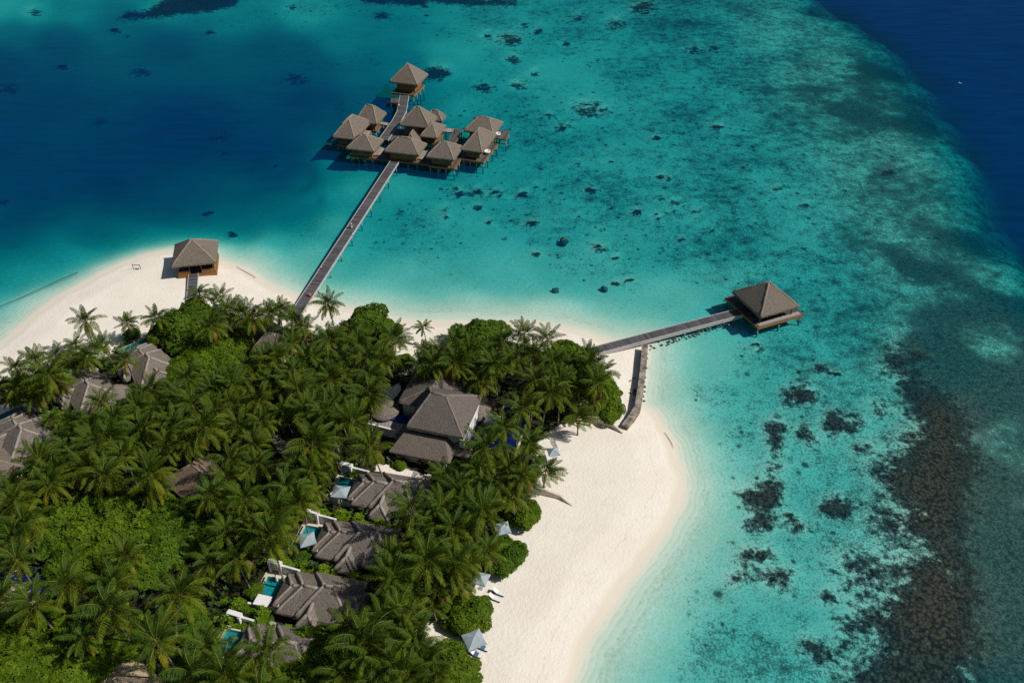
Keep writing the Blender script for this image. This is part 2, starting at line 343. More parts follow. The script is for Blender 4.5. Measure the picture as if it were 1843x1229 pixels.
CORAL = [z2((580, 430), (640, 385), (720, 380), (775, 430), (760, 475), (690, 485), (610, 480)),
         z2((775, 520), (840, 505), (900, 545), (970, 535), (990, 575), (940, 610), (850, 630), (790, 600)),
         z2((650, 590), (700, 580), (730, 620), (760, 670), (720, 685), (670, 650)),
         z2((500, 570), (550, 540), (590, 570), (580, 640), (585, 710), (530, 720), (490, 650)),
         z2((1030, 470), (1070, 455), (1110, 515), (1085, 535), (1040, 520)),
         z2((365, 880), (440, 890), (490, 840), (550, 860), (590, 940), (560, 990), (520, 1010), (550, 1060), (530, 1105), (470, 1110), (380, 1090), (440, 1040), (400, 970)),
         z2((780, 960), (860, 930), (940, 970), (930, 1040), (860, 1055), (790, 1020)),
         z2((590, 1050), (630, 1040), (710, 1090), (700, 1120), (620, 1090)),
         z2((940, 690), (1040, 670), (1050, 710), (960, 715)),
         z2((500, 780), (570, 770), (580, 800), (520, 810)),
         z3((360, 420), (440, 370), (520, 370), (550, 420), (500, 450), (370, 440)),
         z3((480, 500), (560, 470), (640, 510), (640, 570), (590, 580), (490, 540)),
         z3((300, 540), (340, 500), (420, 490), (400, 540), (330, 565)),
         z3((690, 850), (730, 820), (870, 890), (880, 950), (800, 1000), (770, 960), (790, 910), (700, 890)),
         z3((800, 600), (840, 590), (870, 610), (850, 640), (810, 635)),
         z2((1110, 290), (1100, 230), (1150, 180), (1200, 200), (1230, 310), (1350, 400), (1480, 520), (1530, 650), (1550, 800), (1530, 900), (1500, 1000), (1495, 1100)) +
         z3((1530, 300), (1590, 600), (1600, 900), (1600, 1300), (930, 1300), (930, 1058), (880, 960), (1040, 930), (1070, 870), (1040, 840), (960, 850), (905, 810), (920, 770), (980, 730),
            (940, 660), (1000, 620), (1080, 640), (1140, 620), (1200, 530), (1090, 580), (1075, 610), (1030, 575), (940, 555), (940, 510), (900, 470), (880, 420), (950, 400), (1010, 430), (1180, 430), (1180, 400), (1330, 400), (1310, 350)) +
         z2((1220, 1165), (1130, 1170), (1080, 1130), (1020, 1070), (1010, 1020), (1190, 1010), (1110, 950), (1060, 860), (1040, 770), (1180, 730), (1150, 650), (1270, 600), (1250, 560), (1190, 480), (1200, 390)),
         [(209, 38), (230, 22), (262, 20), (285, 4), (320, -14), (440, -14), (425, 12), (380, 22), (330, 27), (300, 31), (250, 38)],
         [(630, -8), (770, -8), (930, -4), (930, 6), (850, 10), (770, 4), (770, 14), (720, 10), (660, 8)],
         [(757, 132), (770, 123), (795, 121), (812, 130), (806, 142), (785, 148), (762, 150)]]
# soft dark patches and heads: x, y, half width in photo pixels
HEADS = [(113, 123, 10), (258, 131, 20), (206, 58, 11), (397, 249, 22), (406, 279, 9), (537, 145, 26), (181, 220, 14), (14, 163, 22), (5, 365, 14), (419, 424, 10), (376, 385, 9), (498, 301, 6), (62, 19, 14), (231, 68, 7), (380, 60, 9), (525, 12, 8),
         (1040, 294, 6), (1100, 293, 7), (957, 403, 10), (1081, 417, 8), (1065, 346, 11), (1145, 382, 10), (1103, 377, 6), (1188, 322, 10), (1205, 324, 10), (940, 353, 10), (961, 340, 6), (903, 354, 9), (966, 459, 11), (1078, 448, 18), (1106, 510, 8), (1132, 505, 9), (1147, 446, 5),
         (1165, 430, 5), (1228, 436, 7), (1260, 435, 5), (1242, 437, 4), (1283, 417, 6), (1237, 410, 5), (1185, 396, 6), (1182, 385, 5), (1215, 366, 7), (1258, 384, 7), (1189, 360, 9), (1215, 382, 6), (1000, 401, 4), (1040, 392, 5), (988, 362, 6), (956, 515, 6),
         (688, 30, 18), (767, 30, 6), (944, 43, 9), (919, 72, 26), (1019, 77, 9), (969, 55, 9), (876, 63, 8), (922, 107, 16), (960, 131, 8), (933, 154, 16), (872, 161, 22), (1065, 200, 34), (1012, 233, 17), (990, 211, 14), (1040, 30, 14), (1110, 40, 20), (1160, 10, 28), (845, 300, 8), (830, 350, 10), (862, 350, 12), (890, 350, 10), (800, 380, 9), (860, 375, 8), (801, 395, 8), (880, 404, 8), (820, 340, 7),
         (1357, 623, 7), (1368, 632, 8), (1480, 665, 18), (1500, 672, 12), (1325, 770, 3), (1280, 767, 3), (1650, 640, 22), (1290, 230, 16), (1180, 250, 8), (1250, 90, 18), (1285, 85, 14), (1340, 305, 8), (1400, 340, 8), (1450, 370, 7), (1600, 310, 12), (1110, 470, 8), (1440, 670, 6), (1620, 705, 14), (1420, 930, 12), (1440, 945, 8), (1530, 1055, 16)]
PLATEAU = 0.8
def world_poly(px, z=0.0): return [tuple(at(a, b, z)[:2]) for a, b in px]
def spaced(a, b, step): return list(np.arange(a, b, step))
gx = np.array(list(-240 - np.geomspace(8, 2600, 14)[::-1]) + spaced(-240, 240.01, 1.0) + list(240 + np.geomspace(8, 2600, 14)))
gy = np.array(list(48 - np.geomspace(8, 900, 10)[::-1]) + spaced(48, 150, 0.8) + spaced(150, 400.01, 1.0) + list(400 + np.geomspace(8, 3000, 14)))
X, Y = np.meshgrid(gx, gy)
wx = X + (fbm(X / 6, Y / 6, 11) - 0.47) * 1.6; wy = Y + (fbm(X / 6, Y / 6, 23) - 0.47) * 1.6
shore = sdf(wx, wy, world_poly(SHORE))
PX, PY = px_of(X, np.maximum(Y, 52), 0.0)
PX = np.clip(PX, -500, 2400); PY = np.clip(PY, -330, 1500)
nzb = (fbm(X / 14, Y / 14, 3) - 0.47)
D = idw(PX, PY, [p for p, _ in DEPTH], [v * (1 + 0.45 * max(0, min(1, (v - 6) / 5))) * (0.96 if 2.5 < v < 6 else 1) for _, v in DEPTH], p=3.6) * (1 + 0.25 * nzb)
edge = sdf(X + nzb * 14, Y + nzb * 14, world_poly(REEF_EDGE + [(3600, 1250), (3600, -260)]))
edge = np.where(Y > 700, 60.0, edge)
D = D + 3.0 * sstep(edge, -12, 4) + 28 * sstep(edge, -2, 24)
dist = np.maximum(-shore, 0)
D = D * (1 - np.exp(-(dist / 9.8) ** 2.2)) + 0.42 * sstep(dist, 0, 2.5)
veg_sd = sdf(wx, wy, world_poly(VEG, PLATEAU))
Zl = np.minimum(PLATEAU, 0.11 * shore) + 0.05 * (fbm(X / 5, Y / 5, 31) - 0.47)
Zl = np.minimum(PLATEAU, 0.11 * np.maximum(shore, 0)) + 0.05 * (fbm(X / 5, Y / 5, 31) - 0.47) * sstep(shore, 1, 6)
# sea floor masks, looked up where the sea floor itself is seen
Zs = -0.35 * D
MX, MY = px_of(X, np.maximum(Y, 52), Zs)
MX = np.clip(MX, -500, 2400); MY = np.clip(MY, -330, 1500)
scale_px = np.clip((MY + 605) / 120.0, 2, 16)            # photo pixels per metre
jx = (fbm(X / 2.2, Y / 2.2, 41) - 0.47) * 2.6 * scale_px * 0.9; jy = (fbm(X / 2.2, Y / 2.2, 57) - 0.47) * 1.6 * scale_px * 0.9
coral = np.zeros(X.shape)
for poly in CORAL:
    soft = 8.0 if len(poly) > 30 else 3.4
    P = np.array(poly); lo = P.min(0) - 40; hi = P.max(0) + 40
    k = (MX > lo[0]) & (MX < hi[0]) & (MY > lo[1]) & (MY < hi[1])
    if not k.any(): continue
    sd = sdf(MX[k] + jx[k], MY[k] + jy[k], poly)
    coral[k] = np.maximum(coral[k], 0.5 + np.clip(sd / (soft * scale_px[k]), -0.5, 0.5))
for hx, hy, r in HEADS:
    k = (abs(MX - hx) < 3 * r + 12) & (abs(MY - hy) < 2 * r + 12)
    if not k.any(): continue
    rr = np.sqrt(((MX[k] + jx[k] * 0.9 - hx) / r) ** 2 + ((MY[k] + jy[k] * 0.9 - hy) / (r * 0.5)) ** 2)
    amp = 1.0 if r < 13 else 0.8
    coral[k] = np.maximum(coral[k], amp * np.clip(1.15 - 0.72 * rr + 1.1 * (fbm(X[k] / 1.6, Y[k] / 1.6, 91, 3) - 0.45), 0, 1) * (rr < 1.9))
rub = np.clip(idw(MX, MY, [p for p, _ in RUB], [v for _, v in RUB], p=4.2) + 0.5 * nzb, 0, 1) * sstep(dist, 2, 14)
rub = rub * (1 - 0.8 * sstep(edge, 2, 14))
lump = fbm(X / 1.7, Y / 1.7, 71, 3)
Zs = Zs + coral * (0.25 + 0.7 * lump) * np.clip(D / 4, 0, 1) * (1 - sstep(edge, 0, 10))
DW = D * (1 - 0.6 * np.clip(coral, 0, 1) * (1 - sstep(D, 4, 9)))
Z = np.where(shore > 0, Zl, np.minimum(Zs, 0.11 * shore * 0.12))
ny, nx = X.shape
idx = np.arange(ny * nx).reshape(ny, nx)
quads = np.stack([idx[:-1, :-1], idx[:-1, 1:], idx[1:, 1:], idx[1:, :-1]], -1).reshape(-1, 4)
def grid_object(name, mask_faces, z, mat, attrs, kind='structure', smooth=True):
    q = quads[mask_faces]; used, inv = np.unique(q, return_inverse=True)
    me = bpy.data.meshes.new(name)
    me.vertices.add(len(used)); me.vertices.foreach_set('co', np.stack([X.ravel()[used], Y.ravel()[used], z.ravel()[used]], -1).astype(np.float32).ravel())
    nf = len(q); me.loops.add(nf * 4); me.loops.foreach_set('vertex_index', inv.reshape(-1).astype(np.int32))
    me.polygons.add(nf); me.polygons.foreach_set('loop_start', np.arange(0, nf * 4, 4, dtype=np.int32))
    me.update(calc_edges=True); me.validate()
    me.polygons.foreach_set('use_smooth', np.full(nf, smooth))
    for an, av in attrs.items():
        a = me.attributes.new(an, 'FLOAT', 'POINT'); a.data.foreach_set('value', av.ravel()[used].astype(np.float32))
    me.materials.append(mat)
    o = bpy.data.objects.new(name, me); link(o); o['kind'] = kind
    return o
fmean = lambda A: A.ravel()[quads].mean(1)
fmax = lambda A: A.ravel()[quads].max(1)
fmin = lambda A: A.ravel()[quads].min(1)
f_land = fmax(shore) > -3.0
f_veg = f_land & (fmean(veg_sd) > 1.0)

def mat_sand():
    m = M('coral_sand'); p = m.pos(); z = m.n('ShaderNodeSeparateXYZ', i_0=p).outputs[2]
    big = m.noise(p, 0.10, 4, 0.6).outputs[0]; mid = m.noise(p, 0.7, 4, 0.6).outputs[0]
    feet = m.noise(p, 2.1, 3, 0.65).outputs[0]; fine = m.noise(p, 6.0, 2, 0.5).outputs[0]
    c = m.mix(m.step(big, 0.35, 0.65), (0.80, 0.745, 0.65), (0.765, 0.70, 0.60))
    c = m.mix(m.math('MULTIPLY', m.step(mid, 0.5, 0.75), 0.35), c, (0.66, 0.59, 0.49))
    zz = m.math('ADD', z, m.math('MULTIPLY', m.math('SUBTRACT', big, 0.5), 0.35))
    wet = m.math('SUBTRACT', 1.0, m.step(zz, 0.06, 0.24))
    c = m.mix(m.math('MULTIPLY', wet, 0.75), c, (0.69, 0.62, 0.495))
    tide = m.math('SUBTRACT', 1.0, m.step(m.math('ABSOLUTE', m.math('SUBTRACT', m.math('ADD', zz, m.math('MULTIPLY', m.math('SUBTRACT', mid, 0.5), 0.10)), 0.46)), 0.0, 0.035))
    c = m.mix(m.math('MULTIPLY', tide, m.math('MULTIPLY', m.step(feet, 0.45, 0.65), 0.35)), c, (0.45, 0.37, 0.27))
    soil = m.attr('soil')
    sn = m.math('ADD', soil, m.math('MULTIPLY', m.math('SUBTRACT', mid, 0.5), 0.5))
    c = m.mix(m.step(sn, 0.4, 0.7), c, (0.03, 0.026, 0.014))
    h = m.math('ADD', m.math('MULTIPLY', feet, 1.0), m.math('MULTIPLY', fine, 0.3))
    h = m.math('MULTIPLY', h, m.math('SUBTRACT', 1.0, m.math('MULTIPLY', wet, 0.85)))
    c = m.mix(m.math('SUBTRACT', 1.0, m.step(z, -0.06, 0.03)), c, (0.72, 0.67, 0.55))
    rough = m.math('SUBTRACT', 0.95, m.math('MULTIPLY', wet, 0.35))
    return m.done(m.bsdf(c, rough, m.bump(h, 0.42, 0.26), 0.2))
def mat_seafloor():
    m = M('lagoon_floor'); p = m.pos()
    rip = m.noise(m.mapping(p, (1, 1, 0)), 1.5, 4, 0.65).outputs[0]
    big = m.noise(m.mapping(p, (1, 1, 0)), 0.08, 3, 0.6).outputs[0]
    c = m.mix(m.step(big, 0.35, 0.65), (0.74, 0.69, 0.57), (0.66, 0.62, 0.50))
    c = m.mix(m.math('MULTIPLY', m.step(rip, 0.45, 0.68), 0.35), c, (0.50, 0.47, 0.37))  # sand ripple tone, also standing in for caustic light on the floor
    gr = m.noise(m.mapping(p, (1, 1, 0)), 2.6, 2, 0.7).outputs[0]
    c = m.mix(m.math('MULTIPLY', m.step(gr, 0.5, 0.62), m.math('ADD', 0.18, m.math('MULTIPLY', m.attr('rub'), 0.7))), c, (0.26, 0.24, 0.18))  # fine grain: rubble speckle plus caustic flicker painted into the colour
    # coral rubble, speckled
    rub = m.attr('rub')
    n1 = m.noise(m.mapping(p, (1, 1, 0)), 1.0, 5, 0.75).outputs[0]
    n2 = m.noise(m.mapping(p, (1, 1, 0)), 0.09, 3, 0.6).outputs[0]
    nM = m.noise(m.mapping(p, (1, 1, 0)), 0.32, 4, 0.65).outputs[0]
    def dev(n, k): return m.math('MULTIPLY', m.math('SUBTRACT', n, 0.5), k)
    rr = m.math('ADD', m.math('ADD', rub, m.math('ADD', dev(n1, 1.5), dev(gr, 1.3))), m.math('ADD', dev(nM, 1.2), dev(n2, 0.6)))
    rr = m.math('ADD', rr, m.math('MULTIPLY', m.step(rub, 0.76, 0.95), 0.30))
    fr = m.step(rr, 0.34, 0.92)
    vor = m.n('ShaderNodeTexVoronoi', i_Vector=m.mapping(p, (1, 1, 0)), i_Scale=1.9)
    fine = m.math('ADD', m.math('MULTIPLY', gr, 0.5), m.math('MULTIPLY', n1, 0.5))
    rc = m.mix(m.step(fine, 0.40, 0.62), (0.06, 0.055, 0.042), (0.30, 0.265, 0.20))
    rc = m.mix(m.math('MULTIPLY', m.step(nM, 0.5, 0.66), 0.6), rc, (0.085, 0.066, 0.045))
    rc = m.mix(m.math('MULTIPLY', m.step(rub, 0.76, 0.90), 0.90), rc, m.mix(m.step(fine, 0.42, 0.60), (0.024, 0.019, 0.015), (0.155, 0.125, 0.092)))
    c = m.mix(m.math('MULTIPLY', fr, 0.96), c, rc)
    # small scattered coral heads where the rubble is
    v2 = m.n('ShaderNodeTexVoronoi', i_Vector=m.mapping(p, (1, 1, 0)), i_Scale=0.21, i_Randomness=1.0)
    v2n = m.math('ADD', v2.outputs['Distance'], m.math('MULTIPLY', m.math('SUBTRACT', n1, 0.5), 0.45))
    v3 = m.n('ShaderNodeTexVoronoi', i_Vector=m.mapping(p, (1, 1, 0)), i_Scale=0.42, i_Randomness=1.0)
    v3n = m.math('ADD', v3.outputs['Distance'], m.math('MULTIPLY', m.math('SUBTRACT', n1, 0.5), 0.6))
    pick = m.n('ShaderNodeSeparateColor', i_0=v2.outputs['Color']).outputs[0]; pick3 = m.n('ShaderNodeSeparateColor', i_0=v3.outputs['Color']).outputs[0]
    h2 = m.math('MULTIPLY', m.math('SUBTRACT', 1.0, m.step(v2n, 0.08, 0.20)), m.math('GREATER_THAN', pick, 0.55))
    h3 = m.math('MULTIPLY', m.math('SUBTRACT', 1.0, m.step(v3n, 0.10, 0.24)), m.math('GREATER_THAN', m.math('ADD', pick3, m.math('MULTIPLY', m.math('SUBTRACT', n2, 0.5), 1.6)), 0.62))
    hs = m.math('MULTIPLY', m.math('MAXIMUM', h2, h3), m.step(rub, 0.14, 0.30))
    c = m.mix(m.math('MULTIPLY', hs, 0.85), c, (0.05, 0.045, 0.035))
    cor = m.attr('coral')
    n3 = m.noise(m.mapping(p, (1, 1, 0)), 0.75, 6, 0.75).outputs[0]
    cc = m.math('ADD', cor, m.math('MULTIPLY', m.math('SUBTRACT', n3, 0.5), 1.9)); cc = m.math('ADD', cc, dev(nM, 0.9))
    fc = m.step(cc, 0.38, 0.74)
    col = m.mix(m.step(m.math('ADD', vor.outputs['Distance'], m.math('MULTIPLY', m.math('SUBTRACT', n1, 0.5), 1.8)), 0.05, 0.9), (0.105, 0.074, 0.050), (0.021, 0.016, 0.011))
    col = m.mix(m.math("MULTIPLY", m.step(n1, 0.58, 0.7), 0.35), col, (0.13, 0.10, 0.05))
    c = m.mix(fc, c, col)
    h = m.math('ADD', m.math('MULTIPLY', vor.outputs['Distance'], m.math('MULTIPLY', m.math('MAXIMUM', fc, m.math('MULTIPLY', fr, 0.6)), -0.35)), m.math('ADD', m.math('MULTIPLY', n1, m.math('MULTIPLY', fc, 1.2)), m.math('MULTIPLY', rip, 0.25)))
    return m.done(m.bsdf(c, 0.95, m.bump(h, 0.8, 0.4), 0.05))
def mat_water():
    m = M('sea_water'); p = m.pos()
    d = m.attr('depth')
    # wavelets: caustic sparkle painted into the tint by wobbling the depth
    w1 = m.noise(m.mapping(p, (1.0, 1.7, 1), (0, 0, 0.25)), 0.75, 3, 0.6).outputs[0]
    w2 = m.noise(m.mapping(p, (0.35, 1.6, 1), (0, 0, -0.05)), 0.22, 3, 0.6).outputs[0]
    w3 = m.noise(m.mapping(p, (1, 1.4, 1), (0, 0, 0.5)), 2.4, 2, 0.6).outputs[0]
    wob = m.math('ADD', m.math('MULTIPLY', m.math('SUBTRACT', w1, 0.5), 0.7), m.math('MULTIPLY', m.math('SUBTRACT', w3, 0.5), 0.9))
    sd = m.attr('shore')      # wave trains that bend along the beach
    ph = m.math('ADD', m.math('MULTIPLY', sd, 6.2), m.math('MULTIPLY', m.noise(p, 0.16, 3, 0.6).outputs[0], 16.0))
    band = m.math('MULTIPLY', m.step(sd, 0.4, 1.5), m.math('SUBTRACT', 1.0, m.step(sd, 3.5, 9.0)))
    crest = m.math('MULTIPLY', m.math('SINE', ph), band)
    wob = m.math('ADD', wob, m.math('MULTIPLY', crest, 0.16))
    shallow = m.math('SUBTRACT', 1.0, m.step(d, 5.0, 12.0))
    wob = m.math('MULTIPLY', wob, m.math('ADD', 0.12, m.math('MULTIPLY', shallow, 0.88)))
    wob = m.math('ADD', wob, m.math('MULTIPLY', m.math('SUBTRACT', w2, 0.5), 0.16))
    dd = m.math('MULTIPLY', d, m.math('ADD', 1.0, wob))
    K = (0.43, 0.100, 0.091)
    ex = [m.math('POWER', math.e, m.math('MULTIPLY', dd, -k)) for k in K]
    tint = m.n('ShaderNodeCombineColor', i_0=ex[0], i_1=ex[1], i_2=ex[2])
    S = (0.000, 0.027, 0.100)
    inv = m.math('SUBTRACT', 1.0, m.math('POWER', math.e, m.math('MULTIPLY', dd, -0.09)))
    inv = m.math('MULTIPLY', inv, m.math('ADD', 1.0, m.math('MULTIPLY', m.math('SUBTRACT', w2, 0.5), 0.9)))  # swell streaks: light on sloped facets painted into the scatter colour
    sc = m.n('ShaderNodeCombineColor', i_0=m.math('MULTIPLY', inv, S[0]), i_1=m.math('MULTIPLY', inv, S[1]), i_2=m.math('MULTIPLY', inv, S[2]))
    tr = m.n('ShaderNodeBsdfTransparent', i_0=tint.outputs[0]); df = m.n('ShaderNodeBsdfDiffuse', i_0=sc.outputs[0])
    ad = m.n('ShaderNodeAddShader', i_0=tr.outputs[0], i_1=df.outputs[0])
    hh = m.math('ADD', m.math('MULTIPLY', w1, 0.5), m.math('ADD', m.math('MULTIPLY', w2, 1.6), m.math('ADD', m.math('MULTIPLY', crest, 0.2), m.math('MULTIPLY', w3, 0.18))))
    nrm = m.bump(hh, 0.5, 0.25)
    gl = m.n('ShaderNodeBsdfGlossy', i_0=(0.9, 0.95, 1, 1), i_Roughness=0.12, i_Normal=nrm)
    fr = m.math('MULTIPLY', m.n('ShaderNodeFresnel', i_IOR=1.33, i_Normal=nrm).outputs[0], 0.13)
    fn = m.noise(p, 1.4, 4, 0.7).outputs[0]; fl = m.noise(p, 0.12, 2, 0.5).outputs[0]
    edge_w = m.math('MULTIPLY', m.math('SUBTRACT', 1.0, m.step(m.math('ADD', sd, m.math('MULTIPLY', m.math('SUBTRACT', fn, 0.5), 1.2)), 0.15, 0.55)), m.step(fl, 0.5, 0.62))
    foam = m.math('MULTIPLY', edge_w, m.step(fn, 0.46, 0.6))
    wh = m.n('ShaderNodeBsdfDiffuse', i_0=(0.85, 0.86, 0.85, 1))
    sf = m.n('ShaderNodeMixShader', i_0=fr, i_1=ad.outputs[0], i_2=gl.outputs[0])
    return m.done(m.n('ShaderNodeMixShader', i_0=m.math('MULTIPLY', foam, 0.7), i_1=sf.outputs[0], i_2=wh.outputs[0]).outputs[0])
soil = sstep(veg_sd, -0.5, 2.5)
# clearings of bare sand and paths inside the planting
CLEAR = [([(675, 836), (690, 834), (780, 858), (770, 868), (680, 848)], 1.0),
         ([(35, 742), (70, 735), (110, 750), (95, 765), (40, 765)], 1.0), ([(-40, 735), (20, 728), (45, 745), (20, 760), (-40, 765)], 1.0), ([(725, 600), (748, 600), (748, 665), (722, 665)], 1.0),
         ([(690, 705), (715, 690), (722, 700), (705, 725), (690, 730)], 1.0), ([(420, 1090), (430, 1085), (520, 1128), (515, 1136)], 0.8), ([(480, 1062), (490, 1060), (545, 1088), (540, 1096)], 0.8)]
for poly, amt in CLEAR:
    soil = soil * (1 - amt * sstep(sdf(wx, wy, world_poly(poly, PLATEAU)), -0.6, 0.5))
sand_m = mat_sand()
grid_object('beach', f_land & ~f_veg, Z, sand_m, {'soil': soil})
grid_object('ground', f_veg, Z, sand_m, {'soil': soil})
grid_object('sea_floor', ~f_land, Z, mat_seafloor(), {'coral': coral, 'rub': rub})
grid_object('sea_water', fmin(shore) < 1.5, np.zeros(X.shape), mat_water(), {'depth': DW, 'shore': np.minimum(dist, 60)})

# ------------------------------------------------------------------ thatched roofs
def roof_bm(mb, x0, x1, y0, y1, ze, zr, hipx=(1, 1), axis='x', ridge_len=None, jit=0.05, fringe=0.55, sides='lrfb', shift=0.0):
    """hipped roof over a rectangle; axis = ridge direction; hipx = hipped (1) or upright (0) ends"""
    def put(u, v, z): return (u, v, z) if axis == 'x' else (v, u, z)
    a0, a1, b0, b1 = (x0, x1, y0, y1) if axis == 'x' else (y0, y1, x0, x1)
    hw = (b1 - b0) / 2; bc = (b0 + b1) / 2
    if ridge_len is None: r0 = a0 + (hw if hipx[0] else 0); r1 = a1 - (hw if hipx[1] else 0)
    else: cx = (a0 + a1) / 2 + shift; r0 = cx - ridge_len / 2; r1 = cx + ridge_len / 2
    if r0 > r1: r0 = r1 = (r0 + r1) / 2
    flip = axis != 'x'
    def slope(A, B, C, Dd):   # A,B eave; C,D ridge above B,A
        A, B, C, Dd = map(Vector, (A, B, C, Dd)); L = (B - A).length
        nu = max(3, int(L / 0.9)); nv = max(3, int((C - B).length / 0.9)); seed = random.random() * 99
        def fn(u, v):
            p = (A * (1 - u) + B * u) * (1 - v) + (Dd * (1 - u) + C * u) * v
            k = math.sin(math.pi * u) * math.sin(math.pi * v)
            return (p.x, p.y, p.z + 0.10 * math.sin(math.pi * min(1, v * 1.0)) * 0.6 + k * jit * math.sin(seed + 9 * u + 7 * v))
        if flip: mb.grid(lambda u, v: fn(1 - u, v), nu, nv)
        else: mb.grid(fn, nu, nv)
        # ragged hanging fringe
        n = max(4, int(L / 0.16)); out = Vector(((B - A).y, -(B - A).x, 0)).normalized()
        if flip: out = -out
        vs = []; fs = []
        for i in range(n + 1):
            p = A.lerp(B, i / n)
            j = random.uniform(-0.13, 0.13)
            vs += [tuple(p), tuple(p + out * 0.16 + Vector((0, 0, -fringe * 0.45 + 0.3 * j))), tuple(p + out * 0.05 + Vector((0, 0, -fringe + j)))]
        for i in range(n):
            for k in range(2):
                q = (i * 3 + k, i * 3 + k + 1, i * 3 + k + 4, i * 3 + k + 3); fs.append(q if not flip else q[::-1])
        mb.add(vs, fs)
    E = lambda u, v: put(u, v, ze); T = lambda u: put(u, bc, zr)
    slope(E(a0, b0), E(a1, b0), T(r1), T(r0)); slope(E(a1, b1), E(a0, b1), T(r0), T(r1))
    slope(E(a1, b0), E(a1, b1), T(r1), T(r1)); slope(E(a0, b1), E(a0, b0), T(r0), T(r0))
    return dict(E=[E(a0, b0), E(a1, b0), E(a1, b1), E(a0, b1)], T=[T(r0), T(r1)])
def ridge_bm(mb, info, w=0.23, hips=True, lift=0.0):
    (e0, e1, e2, e3), (t0, t1) = info['E'], info['T']
    segs = [(t0, t1)] if (Vector(t0) - Vector(t1)).length > 0.3 else []
    if hips: segs += [(e0, t0), (e3, t0), (e1, t1), (e2, t1)]
    for a, b in segs:
        a = Vector(a) + Vector((0, 0, lift)); b = Vector(b) + Vector((0, 0, lift))
        n = max(3, int((b - a).length / 0.8)); pts = [a.lerp(b, i / n) + Vector((random.uniform(-.03, .03), random.uniform(-.03, .03), random.uniform(-.02, .03) - .75 * w + 0.07 * math.sin(math.pi * i / n))) for i in range(n + 1)]
        mb.tube(pts, [w * random.uniform(0.85, 1.15) for _ in pts], 6)

YAW = R(-14.0)
def frame_from(near, left, right, z, yaw=None):
    """plan rectangle from three eave corners seen in the photo"""
    n, l, r = at(*near, z), at(*left, z), at(*right, z)
    a = (n - l).to_2d(); b = (r - n).to_2d()
    if yaw is None:
        ya = math.atan2(a.y, a.x); yb = math.atan2(b.y, b.x) - math.pi / 2; yaw = 0.5 * (ya + yb)
    ux = Vector((math.cos(yaw), math.sin(yaw))); uy = Vector((-ux.y, ux.x))
    pts = [p.to_2d() for p in (n, l, r)]
    nl = Vector((n.x, n.y))
    x1 = (ux.dot(nl) + ux.dot(r.to_2d())) / 2; x0 = ux.dot(l.to_2d()); y0 = (uy.dot(nl) + uy.dot(l.to_2d())) / 2; y1 = uy.dot(r.to_2d())
    c = ux * (x0 + x1) / 2 + uy * (y0 + y1) / 2
    return c, yaw, (x1 - x0), (y1 - y0)
def height_of(c, ypx):
    lo, hi = 0, 30
    for _ in range(40):
        mid = (lo + hi) / 2
        _, yy = px_of(np.array(c[0]), np.array(c[1]), mid)
        if yy > ypx: lo = mid
        else: hi = mid
    return lo

def pile_set(root, pts, z0, z1, r=0.17):
    for x, y in pts:
        mb = MB(); mb.tube([(x, y, z0), (x, y, z1)], r, 8); mb.build('pile', 'pile', root, True)
def railing_bm(mb, pts, z, h=0.9):
    for a, b in zip(pts[:-1], pts[1:]):
        L = math.dist(a, b); n = max(1, int(L / 1.3))
        for i in range(n + 1):
            x = a[0] + (b[0] - a[0]) * i / n; y = a[1] + (b[1] - a[1]) * i / n; mb.tube([(x, y, z), (x, y, z + h)], 0.05, 5)
        for k in (0.45, 1.0): mb.obox(a, b, 0.09, z + h * k - 0.06, z + h * k)

